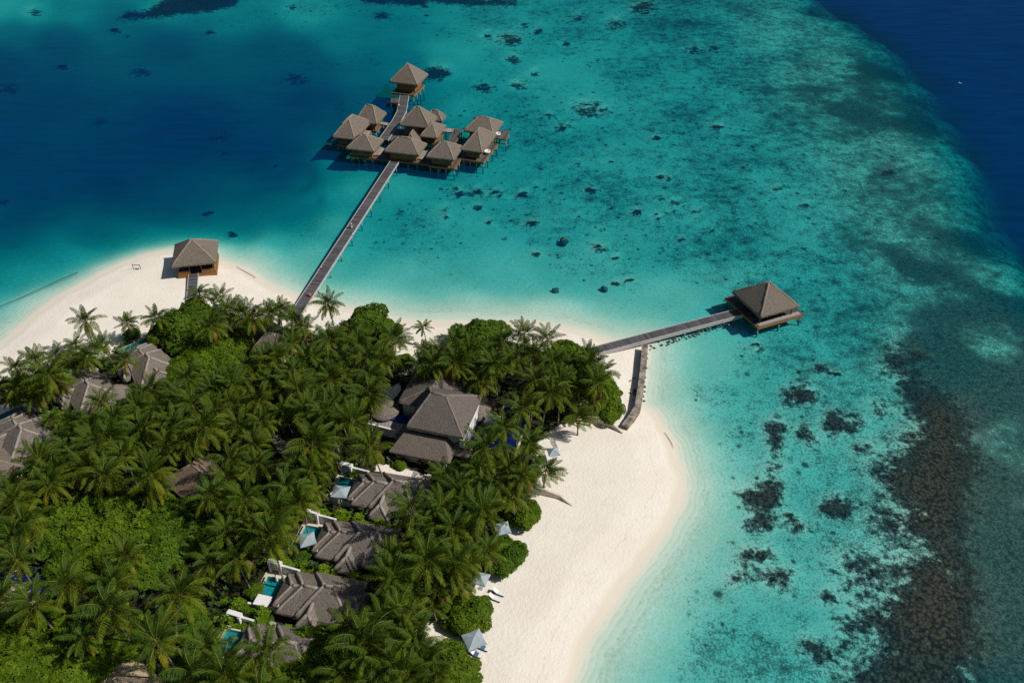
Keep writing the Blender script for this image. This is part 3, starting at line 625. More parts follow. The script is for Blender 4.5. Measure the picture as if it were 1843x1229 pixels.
def water_villa(label, near, left, right, apex_y, ze=4.3, zd=1.65, ridge=0.0, axis='x', inset=1.15, yaw=YAW, deck=(0.2, 0.2, 0.2, 0.2), group='thatched villas of the over-water cluster', wall='wood',
                extra=None, roof='thatch', shift=0.0, windows=True, walls=True, scale=(1, 1), fixed=None, dark=False):
    if fixed: c, yaw, w, l = fixed
    else: c, yaw, w, l = frame_from(near, left, right, ze, yaw)
    w *= scale[0] * 1.07; l *= scale[1] * 1.07
    zr = height_of(c, apex_y)
    root = empty('water_villa', (c.x, c.y, 0), yaw, label, 'villa', group)
    mb = MB(); info = roof_bm(mb, -w / 2, w / 2, -l / 2, l / 2, ze, zr, axis=axis, ridge_len=ridge, shift=shift)
    rf = mb.build('roof', roof, root, True)
    mb = MB(); ridge_bm(mb, info); mb.build('ridge_cap', roof + '_ridge', rf, True)
    if extra: extra(root, w, l, ze, zr)
    i = inset; x0, x1, y0, y1 = -w / 2 + i, w / 2 - i, -l / 2 + i, l / 2 - i
    if walls:
        mb = MB()
        t = 0.15
        mb.box(x0, x1, y0, y0 + t, zd, ze - 0.05); mb.box(x0, x1, y1 - t, y1, zd, ze - 0.05)
        mb.box(x0, x0 + t, y0 + t + .003, y1 - t - .003, zd, ze - 0.05); mb.box(x1 - t, x1, y0 + t + .003, y1 - t - .003, zd, ze - 0.05)
        wl = mb.build('wall', wall, root)
        if windows:
            for k in (-0.26, 0.24):
                cx = (x0 + x1) / 2 + k * (x1 - x0); mb = MB(); mb.box(cx - 0.8, cx + 0.8, y0 - 0.035, y0 - 0.004, zd + 0.9, ze - 0.5); mb.build('window', 'glass', root)
            mb = MB(); cy = (y0 + y1) / 2; mb.box(x1 + 0.004, x1 + 0.035, cy - 0.5, cy + 0.5, zd + 0.02, zd + 2.1); mb.build('door', 'wood_dark', root)
    d = deck; X0, X1, Y0, Y1 = x0 - d[0] - .3, x1 + d[1] + .3, y0 - d[2] - .3, y1 + d[3] + .3
    mb = MB(); mb.box(X0, X1, Y0, Y1, zd - 0.16, zd - 0.004); mb.build('deck', 'planks', root)
    mb = MB(); b = 0.55
    mb.box(X0 - .06, X1 + .06, Y0 - .06, Y0 - .003, zd - b, zd + .04); mb.box(X0 - .06, X1 + .06, Y1 + .003, Y1 + .06, zd - b, zd + .04)
    mb.box(X1 + .003, X1 + .06, Y0, Y1, zd - b, zd + .04); mb.box(X0 - .06, X0 - .003, Y0, Y1, zd - b, zd + .04); mb.build('deck_skirt', 'wood', root)
    pts = []
    for k in range(4): 
        f = k / 3; pts.append((X0 + .3 + (X1 - X0 - .6) * f, Y0 + .3))
    for k in range(1, 4): pts.append((X1 - .3, Y0 + .3 + (Y1 - Y0 - .6) * k / 3))
    pts.append((X0 + .3, (Y0 + Y1) / 2)); pts.append((X0 + .3, Y1 - .3))
    pile_set(root, pts, -3.5, zd - 0.17)
    return root, (X0, X1, Y0, Y1, zd, c, yaw)

def gable_extra(x, y, w, l, zr, ze):
    def f(root, W_, L_, ZE, ZR):
        mb = MB(); inf = roof_bm(mb, x - w / 2, x + w / 2, y - l / 2, y + l / 2, ze, zr, axis='y', ridge_len=l * 0.45)
        rf = mb.build('small_roof', 'thatch', root, True); mb = MB(); ridge_bm(mb, inf, 0.14); mb.build('ridge_cap', 'thatch_ridge', rf, True)
    return f
V = {}
V['pav'] = water_villa('tall square thatched pavilion standing alone at the far end of the walkway', (749, 152.6), (704, 145), (768, 134), 113.5, ze=5.5, zd=2.2, inset=1.7, deck=(0.4, 0.4, 2.4, 0.2), yaw=R(-17), group=None, windows=False)
V['v2'] = water_villa('thatched villa at the back left corner of the over-water cluster', (676, 222), (640, 219), (695, 203.5), 188.5, ridge=2.0, axis='x', scale=(1.0, 0.95))
V['v3'] = water_villa('thatched villa at the far left of the over-water cluster with a long left slope', (637, 249), (600.6, 245), (666.5, 219.6), 209, ridge=2.8, axis='y')
V['v4'] = water_villa('thatched villa at the front left of the over-water cluster', (670, 271), (624.5, 266), (689.6, 252), 241.5, ridge=1.0, axis='x')
V['v5'] = water_villa('thatched villa with a small rear gable where the long boardwalk arrives', (752, 278), (694, 271), (765, 259), 246.5, ridge=3.4, axis='x', extra=gable_extra(0.9, 3.3, 3.2, 5.0, 7.7, 4.3))
V['v6'] = water_villa('largest and highest thatched villa in the middle of the over-water cluster', (768.7, 228), (721.5, 222.5), (787, 212), 191.5, ze=5.2, ridge=1.2, axis='x', scale=(1, 1.1))
V['v7'] = water_villa('small thatched hut behind the highest over-water villa', (793, 218), (766, 214), (802.7, 208.6), 198, ze=4.4, ridge=1.6, axis='x')
V['v8'] = water_villa('small thatched hut in front of the highest over-water villa, on its right', (785, 247), (757, 244), (801.6, 227), 219.6, ze=4.2, ridge=0.6, axis='y')
V['v9'] = water_villa('thatched villa at the front of the over-water cluster, right of the boardwalk landing', (816, 286.6), (769, 281), (831, 263.5), 254, ridge=1.6, axis='x', deck=(0.2, 0.9, 0.9, 0.2))
V['v10'] = water_villa('thatched villa at the front right of the over-water cluster beside a white tub', (868.6, 273.4), (832, 267), (889.5, 242), 231, ridge=1.8, axis='y', deck=(0.2, 1.5, 1.6, 0.2), yaw=R(-18))
V['v11'] = water_villa('thatched villa at the back right of the over-water cluster with a stepped ridge', (889, 241), (838, 234), (901.6, 219.6), 210, ridge=3.2, axis='x', yaw=R(-18), scale=(1, 1.0))

# ------------------------------------------------------------------ walkways
def walkway(name, label, cat, pts, width, zs, group=None, piles=True, pile_step=6.0, edge='edge', edge_h=0.45, railing=False, zbot=-4.0):
    """pts: plan points on the deck's centre line; zs: deck heights"""
    o = pts[0]; d0 = (pts[-1] - pts[0]); yaw = math.atan2(d0.y, d0.x)
    root = empty(name, (o.x, o.y, 0), yaw, label, cat, group)
    inv = Matrix.Rotation(-yaw, 2)
    loc = [inv @ (p - o) for p in pts]
    dk = MB(); eds = [MB(), MB()]; n = len(loc); side = []
    for i, p in enumerate(loc):
        a = loc[max(i - 1, 0)]; b = loc[min(i + 1, n - 1)]; t = (b - a).normalized(); nrm = Vector((-t.y, t.x))
        side.append((p + nrm * width / 2, p - nrm * width / 2))
    for i in range(n - 1):
        (l0, r0), (l1, r1) = side[i], side[i + 1]; z0, z1 = zs[i], zs[i + 1]
        vs = [(*l0, z0), (*r0, z0), (*r1, z1), (*l1, z1)]; vs += [(x, y, z - 0.15) for x, y, z in vs]
        dk.add(vs, [(0, 1, 2, 3), (7, 6, 5, 4), (0, 4, 5, 1), (2, 6, 7, 3), (1, 5, 6, 2), (3, 7, 4, 0)])
        for k, (p0, p1) in enumerate(((l0, l1), (r0, r1))):
            c0 = (Vector(loc[i]) - p0).normalized() * -0.12; c1 = (Vector(loc[i + 1]) - p1).normalized() * -0.12
            q = [p0 + c0 * 0.03, p0 + c0, p1 + c1, p1 + c1 * 0.03]; zz = [z0, z0, z1, z1]
            vs = [(*v, z + 0.13) for v, z in zip(q, zz)] + [(*v, z - edge_h) for v, z in zip(q, zz)]
            eds[k].add(vs, [(0, 1, 2, 3), (7, 6, 5, 4), (0, 4, 5, 1), (1, 5, 6, 2), (2, 6, 7, 3), (3, 7, 4, 0)])
    dk.build('deck', 'planks', root)
    for e in eds: e.build('edge_board', edge, root)
    if piles:
        tot = sum((loc[i + 1] - loc[i]).length for i in range(n - 1)); k = 0; s = pile_step * 0.5
        while s < tot:
            acc = 0
            for i in range(n - 1):
                L = (loc[i + 1] - loc[i]).length
                if acc + L >= s:
                    f = (s - acc) / L; p = loc[i].lerp(loc[i + 1], f); z = zs[i] * (1 - f) + zs[i + 1] * f
                    t = (loc[i + 1] - loc[i]).normalized(); nr = Vector((-t.y, t.x))
                    for sg in (-1, 1):
                        q = p + nr * sg * (width / 2 - 0.1)
                        mb = MB(); mb.tube([(q.x, q.y, zbot), (q.x, q.y, z - 0.16)], 0.14, 7); mb.build('pile', 'pile', root, True)
                    break
                acc += L
            s += pile_step
    return root
def ln(pxs, z): return [at(a, b, z).to_2d() for a, b in pxs]
ZW = 1.5
bw = walkway('boardwalk', 'long straight grey plank boardwalk crossing the shallows to the over-water villas', 'boardwalk', ln([(529, 570), (712, 288)], ZW), 2.35, [1.5, ZW], pile_step=7.5)
walkway('walkway', 'bent grey plank walkway leading from the villas to the far square pavilion', 'walkway', ln([(690, 252), (714, 218), (723, 201), (728, 172)], 1.9), 2.7, [1.9] * 4, pile_step=5, edge='edge', edge_h=.35)
walkway('jetty', 'grey plank jetty with a pale side beam leading to the square pavilion at sea', 'jetty', ln([(1066, 631), (1333, 561)], 1.45), 2.1, [1.3, 1.45], pile_step=6.0, edge_h=0.75)
walkway('ramp', 'short grey plank ramp up to the pavilion on the sand spit', 'ramp', ln([(342, 560), (349, 489)], 1.3), 2.0, [0.95, 1.5], pile_step=5, edge_h=.25, zbot=0.1)
def platform(name, label, cat, corners, z, skirt='wood', piles=True, group=None, top='planks', th=0.35):
    P = [at(a, b, z) for a, b in corners]; o = P[0]
    d = P[1] - P[0]; yaw = math.atan2(d.y, d.x)
    root = empty(name, (o.x, o.y, 0), yaw, label, cat, group)
    inv = Matrix.Rotation(-yaw, 2); L = [inv @ (p - o).to_2d() for p in P]
    mb = MB(); n = len(L); mb.add([(*p, z) for p in L] + [(*p, z - 0.12) for p in L], [tuple(range(n)), tuple(range(2 * n - 1, n - 1, -1))] + [(i, i + n, (i + 1) % n + n, (i + 1) % n) for i in range(n)])
    mb.build('deck', top, root)
    mb = MB()
    for i in range(n):
        a, b = L[i], L[(i + 1) % n]; dd = (b - a).normalized(); out = Vector((dd.y, -dd.x)) * 0.05
        mb.obox(a + out + dd * .06, b + out - dd * .06, 0.08, z - th, z + 0.03)
    mb.build('deck_skirt', skirt, root)
    if piles:
        c = sum(L, Vector((0, 0))) / n
        pile_set(root, [tuple(p.lerp(c, 0.12)) for p in L], -3.5, z - 0.13)
    return root
ow = 'link decks of the over-water cluster'
platform('terrace', 'open grey terrace deck at the right end of the over-water cluster', 'terrace', [(888, 248), (911, 251.5), (916.5, 236), (899, 235)], 2.0)
platform('link_deck', 'slanting grey deck between the middle and right over-water villas', 'deck', [(806, 259), (818, 260.5), (832, 233.5), (818, 233)], 1.9, group=ow)
platform('link_deck', 'pale deck strip joining the small hut to the slanting deck', 'deck', [(795, 237), (818, 238.5), (820, 232.5), (801, 231)], 1.9, top='planks_pale', group=ow)
platform('link_deck', 'small pale deck between the front left villa and the boardwalk villa', 'deck', [(672, 279), (685, 279.5), (693, 268), (683, 264)], 2.0, top='planks_pale', group=ow)
platform('link_deck', 'small pale deck between the boardwalk villa and the villa on its right', 'deck', [(748, 285), (760, 287), (771, 272), (758, 271)], 2.0, top='planks_pale', group=ow)
platform('link_deck', 'small pale deck behind the front left villa', 'deck', [(650, 243), (663, 244), (668, 236), (657, 235)], 2.0, top='planks_pale', group=ow)
platform('link_deck', 'pale strip of deck joining the back left villa to the walkway', 'deck', [(681, 223), (697, 226), (699, 221.5), (685, 219.5)], 1.9, top='planks_pale', piles=False, group=ow)
platform('link_deck', 'narrow grey deck along the far left villas beside the deep water', 'deck', [(616, 222.5), (620, 223.5), (632, 211), (628, 209.5)], 1.9, top='planks_pale', group=ow)
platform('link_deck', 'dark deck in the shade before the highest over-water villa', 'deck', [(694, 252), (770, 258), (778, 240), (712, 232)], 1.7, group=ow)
platform('link_deck', 'dark base deck joining the front row of over-water villas', 'deck', [(645, 283), (800, 299), (812, 280), (655, 265)], 1.6, skirt='wood_dark', group=ow, th=0.5)
platform('landing', 'T shaped grey side landing on the left of the far walkway', 'deck', [(703, 184.5), (715, 185), (718, 178), (705, 177)], 1.8)
# white tubs on the right decks
def lathe(mb, prof, n=18, c=(0, 0)):
    o = len(mb.v)
    for r, z in prof: mb.v.extend([(c[0] + r * math.cos(2 * math.pi * k / n), c[1] + r * math.sin(2 * math.pi * k / n), z) for k in range(n)])
    for i in range(len(prof) - 1):
        for k in range(n): mb.f.append((o + i * n + k, o + i * n + (k + 1) % n, o + (i + 1) * n + (k + 1) % n, o + (i + 1) * n + k)); mb.mi.append(mb.cur)
def tub(px, z, label):
    p = at(*px, z + .5); mb = MB(); lathe(mb, [(0.01, z), (0.75, z), (0.95, z + 0.25), (1.0, z + 0.62), (0.9, z + 0.62), (0.8, z + 0.3), (0.01, z + 0.25)])
    o = mb.build('bath_tub', 'cushion', None, True, (p.x, p.y, 0)); tag(o, label, 'tub', 'round white tubs on the villa decks'); return o
tub((895, 240.5), 2.0, 'round white tub at the edge of the open right terrace deck')
tub((876.5, 272), 1.95, 'round white tub by the near corner of the front right over-water villa')

# ------------------------------------------------------------------ pavilion on the sand spit, pavilion at sea
def sea_pavilion():
    ze, zd = 4.4, 1.7
    c, yaw, w, l = frame_from((1369, 571), (1320.5, 524), (1437, 549), ze)
    zr = height_of(c, 507)
    root = empty('sea_pavilion', (c.x, c.y, 0), yaw, 'square thatched pavilion on a railed deck at the end of the right jetty', 'pavilion')
    mb = MB(); inf = roof_bm(mb, -w / 2, w / 2, -l / 2, l / 2, ze, zr, ridge_len=0.0); rf = mb.build('roof', 'thatch', root, True)
    mb = MB(); ridge_bm(mb, inf); mb.build('ridge_cap', 'thatch_ridge', rf, True)
    dc, dyaw, dw, dl = frame_from((1363, 592), (1308, 535), (1445, 565), zd, yaw)
    off = Matrix.Rotation(-yaw, 2) @ (dc - c)
    X0, X1, Y0, Y1 = off.x - dw / 2, off.x + dw / 2, off.y - dl / 2, off.y + dl / 2
    mb = MB(); mb.box(X0, X1, Y0, Y1, zd - 0.2, zd); mb.build('deck', 'planks', root)
    mb = MB(); mb.box(X0 - .07, X1 + .07, Y0 - .07, Y0 - .003, zd - .5, zd + .05); mb.box(X0 - .07, X1 + .07, Y1 + .003, Y1 + .07, zd - .5, zd + .05)
    mb.box(X0 - .07, X0 - .003, Y0, Y1, zd - .5, zd + .05); mb.box(X1 + .003, X1 + .07, Y0, Y1, zd - .5, zd + .05); mb.build('deck_skirt', 'wood', root)
    # inner room, posts, benches, stone edge strip along the sunny side
    mb = MB(); t = 0.12; a = w / 2 - 2.1
    mb.box(-a, a, -a, -a + t, zd, zd + 1.0); mb.box(-a, a, a - t, a, zd, ze); mb.box(a - t, a, -a + t + .004, a - t - .004, zd, zd + 1.1); mb.build('wall', 'wood', root)
    for sx in (-1, 1):
        for sy in (-1, 1):
            mb = MB(); q = w / 2 - 0.9; mb.tube([(sx * q, sy * q, zd), (sx * q, sy * q, ze + 0.1)], 0.13, 7); mb.build('post', 'wood_dark', root, True)
    mb = MB(); mb.box(X1 - 1.3, X1 - 0.25, Y0 + .5, Y1 - .5, zd + .004, zd + .12); mb.build('bench_strip', 'planks_pale', root)
    pile_set(root, [(X0 + .4, Y0 + .4), (X1 - .4, Y0 + .4), (X1 - .4, Y1 - .4), (X0 + .4, Y1 - .4), (off.x, Y0 + .4), (X1 - .4, off.y), (X0 + .4, off.y)], -3.0, zd - .21)
    return root
sea_pavilion()
def spit_pavilion():
    ze, zd = 4.5, 1.5
    c, yaw, w, l = frame_from((387, 470.5), (308, 480), (393, 432), ze)
    zr = height_of(c, 430)
    root = empty('beach_pavilion', (c.x, c.y, 0), yaw, 'square thatched pavilion with open timber front on the tip of the sand spit', 'pavilion')
    mb = MB(); inf = roof_bm(mb, -w / 2, w / 2, -l / 2, l / 2, ze, zr, axis='x', ridge_len=0.0); rf = mb.build('roof', 'thatch', root, True)
    mb = MB(); ridge_bm(mb, inf); mb.build('ridge_cap', 'thatch_ridge', rf, True)
    x0, x1, y0, y1 = -w / 2 + .8, w / 2 - .5, -l / 2 + .5, l / 2 - .8
    mb = MB(); mb.box(x0, x1, y0, y1, zd - .22, zd); mb.build('floor_deck', 'planks', root)
    mb = MB(); mb.box(x0 - .06, x1 + .06, y0 - .06, y0 - .003, zd - .95, zd + .05); mb.box(x1 + .003, x1 + .06, y0, y1, zd - .95, zd + .05); mb.box(x0 - .06, x0 - .003, y0, y1, zd - .95, zd + .05)
    mb.box(x0, x1, y1 + .003, y1 + .06, zd - .95, zd + .05); mb.build('skirt_board', 'wood', root)
    mb = MB(); g = 1.2
    mb.box(x0 + .1, -g, y0 + .1, y0 + .2, zd, zd + .95); mb.box(g, x1 - .1, y0 + .1, y0 + .2, zd, zd + .95); mb.box(x1 - .25, x1 - .12, y0 + .25, y1 - .2, zd, ze); mb.box(x0 + .1, x1 - .3, y1 - .2, y1 - .08, zd, ze); mb.build('wall', 'wood', root)
    for px_ in (x0 + .2, -g - .1, g + .1, x1 - .45):
        mb = MB(); mb.tube([(px_, y0 + .32, zd), (px_, y0 + .32, ze + .15)], .12, 7); mb.build('post', 'wood_dark', root, True)
    for q in ((x0 + .4, y0 + .4), (x1 - .4, y0 + .4), (x1 - .4, y1 - .4), (x0 + .4, y1 - .4)):
        mb = MB(); mb.tube([(*q, -.5), (*q, zd - .23)], .18, 7); mb.build('pile', 'pile', root, True)
spit_pavilion()

# ------------------------------------------------------------------ the two storey villa
def two_storey():
    o = at(790, 760, 0.8); yaw = R(-15.5)
    root = empty('two_storey_villa', (-11.8, 112.6, 0), yaw, 'large two storey white villa with stacked dark thatched roofs in the grove', 'villa')
    w, l = 10.2, 11.0; ze, zr = 6.6, 10.3
    mb = MB(); inf = roof_bm(mb, -w / 2, w / 2, -l / 2, l / 2, ze, zr, axis='x', ridge_len=2.6, fringe=0.4, shift=-1.0); rf = mb.build('roof', 'thatch_grey', root, True)
    mb = MB(); ridge_bm(mb, inf, .2); mb.build('ridge_cap', 'thatch_grey_ridge', rf, True)
    mb = MB(); mb.box(-w / 2 + .05, w / 2 - .05, -l / 2 + .05, -l / 2 + .2, ze - .75, ze - .42); mb.box(w / 2 - .2, w / 2 - .05, -l / 2 + .21, l / 2 - .05, ze - .75, ze - .42)
    mb.box(-w / 2 + .05, -w / 2 + .2, -l / 2 + .21, l / 2 - .05, ze - .75, ze - .42); mb.build('gutter_beam', 'plaster', root)
    mb = MB(); a = .75; t = .2
    mb.box(-w / 2 + a, w / 2 - .35, -l / 2 + a, -l / 2 + a + t, .7, ze - .2); mb.box(w / 2 - .35 - t, w / 2 - .35, -l / 2 + a + t, l / 2 - a, .7, ze - .2)
    mb.box(-w / 2 + a, -w / 2 + a + t, -l / 2 + a + t, l / 2 - a, .7, ze - .2); mb.box(-w / 2 + a, w / 2 - .35, l / 2 - a, l / 2 - a + t, .7, ze - .2); mb.build('wall', 'white', root)
    mb = MB(); mb.box(w / 2 + .05, w / 2 + .25, -l / 2 - .35, l / 2 - 3.4, ze - 2.2, ze - .45); mb.box(w / 2 - .55, w / 2 + .045, -l / 2 - .35, -l / 2 - .15, ze - 2.2, ze - .45); mb.build('parapet', 'white', root)
    for k in (-2.4, .4):
        mb = MB(); mb.box(k, k + 1.7, -l / 2 + a - .035, -l / 2 + a - .004, 4.4, 6.0); mb.build('window', 'glass', root)
    # wing behind on the left, lower front roof, small right lean-to
    mb = MB(); inf = roof_bm(mb, -9.6, 2.0, 1.6, 11.6, 4.9, 7.7, axis='y', ridge_len=4.6, fringe=.3); rf = mb.build('wing_roof', 'thatch_grey', root, True)
    mb = MB(); ridge_bm(mb, inf, .2); mb.build('ridge_cap', 'thatch_grey_ridge', rf, True)
    mb = MB(); mb.box(-9.0, -8.8, 2.2, 11, .7, 4.8); mb.box(-8.8, -w / 2, 2.2, 2.4, .7, 4.8); mb.build('wing_wall', 'white', root)
    mb = MB(); inf = roof_bm(mb, -7.2, 3.6, -8.9, -1.8, 3.3, 5.3, axis='x', ridge_len=7.2, fringe=.4); rf = mb.build('porch_roof', 'thatch_grey', root, True)
    mb = MB(); mb.box(-6.4, 2.8, -8.1, -7.9, .7, 3.2); mb.build('porch_wall', 'plaster', root)
    mb = MB(); inf = roof_bm(mb, 2.6, 6.4, -6.6, -3.2, 3.2, 4.4, axis='x', ridge_len=1.4, fringe=.4); rf = mb.build('small_roof', 'thatch_grey', root, True)
two_storey()

# ------------------------------------------------------------------ garden villas: one built, the others copied
def garden_villa():
    root = empty('garden_villa')
    th, rg = 'thatch_dark', 'thatch_dark_ridge'
    parts = [('main_roof', (-1.5, 6.6, -3.4, 4.4, 3.0, 6.0), 'x', 1.5, 0.0), ('middle_roof', (-4.5, 3.2, -3.3, 4.0, 2.9, 5.2), 'x', 2.2, 0.3), ('end_roof', (-5.6, -0.8, -2.3, 3.4, 2.75, 4.4), 'x', 1.2, 0.4),
             ('side_roof', (3.2, 7.5, -2.1, 2.8, 2.75, 4.5), 'x', 1.6, 0.2), ('porch_roof', (-1.0, 2.4, -5.0, 0.2, 2.6, 4.4), 'y', 2.2, 0.0)]
    for nm, (a, b, c, d, ze, zr), ax, rl, sh in parts:
        mb = MB(); inf = roof_bm(mb, a, b, c, d, ze, zr, axis=ax, ridge_len=rl, shift=sh); rf = mb.build(nm, th, root, True)
        mb = MB(); ridge_bm(mb, inf, .28); mb.build('ridge_cap', rg, rf, True)
    mb = MB(); t = .2
    mb.box(-4.6, 6.0, -2.5, -2.3, .6, 2.9); mb.box(-4.6, 6.0, 3.2, 3.4, .6, 2.9); mb.box(-4.6, -4.4, -2.29, 3.19, .6, 2.9); mb.box(5.8, 6.0, -2.29, 3.19, .6, 2.9); mb.build('wall', 'white', root)
    mb = MB(); mb.box(-.4, 1.8, -4.3, -4.15, .6, 2.6); mb.box(-.4, -.25, -4.14, -2.51, .6, 2.6); mb.box(1.65, 1.8, -4.14, -2.51, .6, 2.6); mb.build('porch_wall', 'wood_dark', root)
    for x in (-3.4, 3.2): mb = MB(); mb.box(x, x + 1.5, -2.535, -2.504, 1.1, 2.5); mb.build('window', 'glass', root)
    return root
GV0 = garden_villa(); index_children(GV0)
GY = R(-12.5)
def anchor(px, z, loc, yaw):
    p = at(*px, z); q = Matrix.Rotation(yaw, 2) @ Vector(loc); return Vector((p.x - q.x, p.y - q.y, 0))
gv_spots = [((687, 899), 4.4, (.7, -2.6), GY, 'upper one of the three matching dark thatched garden villas in a row'),
            ((626, 993), 4.4, (.7, -2.6), GY, 'middle one of the three matching dark thatched garden villas in a row'),
            ((558, 1094), 4.4, (.7, -2.6), GY, 'lowest whole one of the matching dark thatched garden villas in a row'),
            ((484, 1198), 4.4, (.7, -2.6), GY, 'dark thatched villa half hidden under leaves at the bottom of the row'),
            ((36, 770), 6.0, (3.0, .4), R(-47), 'thatched villa cut by the left picture edge, pale ridges showing'),
            ((157, 689), 6.0, (3.0, .4), R(-47), 'thatched villa beside a turquoise pool behind the left beach palms'),
            ((266, 641), 6.0, (3.0, .4), R(-47), 'thatched villa in the shade of the big bright tree near the sand spit')]
GVS = []
for i, (px_, z, lc, yw, lab) in enumerate(gv_spots):
    o = GV0 if i == 0 else copy_tree(GV0)
    o.location = anchor(px_, z, lc, yw); o.rotation_euler = (0, 0, yw); tag(o, lab, 'villa', 'thatched garden villas'); GVS.append(o)
def hut(label, pts, ze, zr, mat='thatch_brown', yaw=R(20), ridge=2.5, wall='plaster', name='thatched_hut', size=None):
    p = at(*pts, zr); w, l = size
    root = empty(name, (p.x, p.y, 0), yaw, label, 'hut')
    mb = MB(); inf = roof_bm(mb, -w / 2, w / 2, -l / 2, l / 2, ze, zr, ridge_len=ridge); rf = mb.build('roof', mat, root, True)
    mb = MB(); ridge_bm(mb, inf, .14); mb.build('ridge_cap', 'thatch_ridge', rf, True)
    mb = MB(); a = .8; mb.box(-w / 2 + a, w / 2 - a, -l / 2 + a, l / 2 - a, .6, ze - .1); mb.build('wall', wall, root)
    return root
hut('brown thatched hut roof showing between palms in the middle of the grove', (352, 842), 3.2, 6.2, yaw=R(-40), ridge=2.8, size=(9.5, 8.0))
hut('little grey thatched roof among palms below the boardwalk landing', (486, 599), 4.6, 7.4, 'thatch', R(-14), 1.6, size=(6.5, 5.5))
hut('grey thatched roof corner at the left picture edge below the cut villa', (-14, 822), 3.0, 5.4, 'thatch', R(-40), 2.0, size=(7, 6))
def round_roof(label, px_, r, ze, zr, name='round_thatch_shelter', mat='thatch_dark'):
    p = at(*px_, zr); root = empty(name, (p.x, p.y, 0), 0, label, 'shelter')
    mb = MB(); n = 28
    prof = [(0.05, zr), (r * .35, zr - (zr - ze) * .33), (r * .7, zr - (zr - ze) * .68), (r, ze), (r + .08, ze - .25), (r - .05, ze - .45)]
    lathe(mb, prof, n); mb.v = [(x * random.uniform(.97, 1.03), y * random.uniform(.97, 1.03), z + random.uniform(-.04, .04)) for x, y, z in mb.v]
    mb.f = [f[::-1] for f in mb.f]; mb.build('roof', mat, root, True)
    mb = MB(); mb.tube([(0, 0, .5), (0, 0, zr - .1)], .12, 7); mb.build('post', 'wood_dark', root, True)
round_roof('round thatched shelter beside the white terrace of the two storey villa', (690, 724), 2.7, 3.0, 4.7)
round_roof('small round thatched shelter on the right side of the two storey villa', (863, 728), 2.3, 3.0, 4.6)
round_roof('small dark thatched cone standing right of the turquoise pool villa', (206, 692), 2.2, 3.0, 4.8)

# ------------------------------------------------------------------ pools, garden walls, terraces
def slab(name, label, cat, corners, z0, z1, mat, kind=None, group=None):
    P = [at(a, b, z1) for a, b in corners]; c = sum(P, Vector()) / len(P); n = len(P); mb = MB()
    mb.add([(p.x - c.x, p.y - c.y, z1) for p in P] + [(p.x - c.x, p.y - c.y, z0) for p in P], [tuple(range(n)), tuple(range(2 * n - 1, n - 1, -1))] + [(i, i + n, (i + 1) % n + n, (i + 1) % n) for i in range(n)])
    o = mb.build(name, mat, None, False, (c.x, c.y, 0)); return tag(o, label, cat, group, kind)
def pool(label, w, l, c, yaw, tile='tile_teal', water='pool', group='plunge pools of the garden villas', rim='plaster'):
    root = empty('plunge_pool', (c[0], c[1], 0), yaw, label, 'pool', group)
    mb = MB(); mb.box(-w / 2, w / 2, -l / 2, l / 2, .82, .9); mb.build('pool_floor', tile, root)
    mb = MB(); r = .2
    mb.box(-w / 2 - r, w / 2 + r, -l / 2 - r, -l / 2 - .003, .6, 1.5); mb.box(-w / 2 - r, w / 2 + r, l / 2 + .003, l / 2 + r, .6, 1.5); mb.box(-w / 2 - r, -w / 2 - .003, -l / 2, l / 2, .6, 1.5); mb.box(w / 2 + .003, w / 2 + r, -l / 2, l / 2, .6, 1.5); mb.build('rim', rim, root)
    mb = MB(); mb.add([(-w / 2 - .002, -l / 2 - .002, 1.38), (w / 2 + .002, -l / 2 - .002, 1.38), (w / 2 + .002, l / 2 + .002, 1.38), (-w / 2 - .002, l / 2 + .002, 1.38)], [(0, 1, 2, 3)]); mb.build('pool_water', water, root)
    return root
def gw(o, yaw, x, y): 
    q = Matrix.Rotation(yaw, 2) @ Vector((x, y)); return Vector((o.location.x + q.x, o.location.y + q.y))
def garden_wall(label, a, b, h, th=.22, group='white walls round the villa gardens', arch=False):
    a = Vector(a); b = Vector(b); yaw = math.atan2(b.y - a.y, b.x - a.x); L = (b - a).length
    root = empty('garden_wall', (a.x, a.y, 0), yaw, label, 'wall', group)
    mb = MB(); mb.box(0, L, -th / 2, th / 2, .4, h); mb.build('wall_panel', 'white', root)
    mb = MB(); mb.box(-.05, L + .05, -th / 2 - .05, th / 2 + .05, h + .002, h + .1); mb.build('coping', 'white', root)
    if arch:
        for x in (0.3, 2.0):
            mb = MB(); mb.box(x - .18, x + .18, -.6, .3, .4, h + .5); mb.build('gate_pier', 'white', root)
        mb = MB(); mb.box(.05, 2.25, -.5, .25, h + .503, h + .72); mb.build('gate_lintel', 'white', root)
    return root
rowname = ['upper', 'middle', 'lowest whole', 'half hidden']
for k in range(4):
    o = GVS[k]; 
    pool(f'turquoise plunge pool at the left end of the {rowname[k]} row villa', 3.4, 4.2, gw(o, GY, -7.3, 1.0), GY)
    garden_wall(f'white back garden wall with gate of the {rowname[k]} row villa', gw(o, GY, -9.4, 4.9), gw(o, GY, -4.2, 4.4), 2.5, arch=True)
    garden_wall(f'low white front garden wall of the {rowname[k]} row villa', gw(o, GY, -9.6, -2.1), gw(o, GY, -4.9, -2.2), 1.75)
    c = gw(o, GY, -7.3, 1.0); mb = MB(); mb.box(-2.6, 2.4, -3.0, 3.6, .81, .83)
    t = mb.build('garden_paving', 'plaster', None, False, (c.x, c.y, 0), GY); t['kind'] = 'structure'
yl = R(-47)
for k, nm in ((4, 'cut villa at the left picture edge'), (5, 'thatched villa behind the left beach palms'), (6, 'villa below the sand spit tree')):
    o = GVS[k]; pool(f'turquoise plunge pool beside the {nm}', 3.4, 6.0, gw(o, yl, -7.4, 1.5), yl)
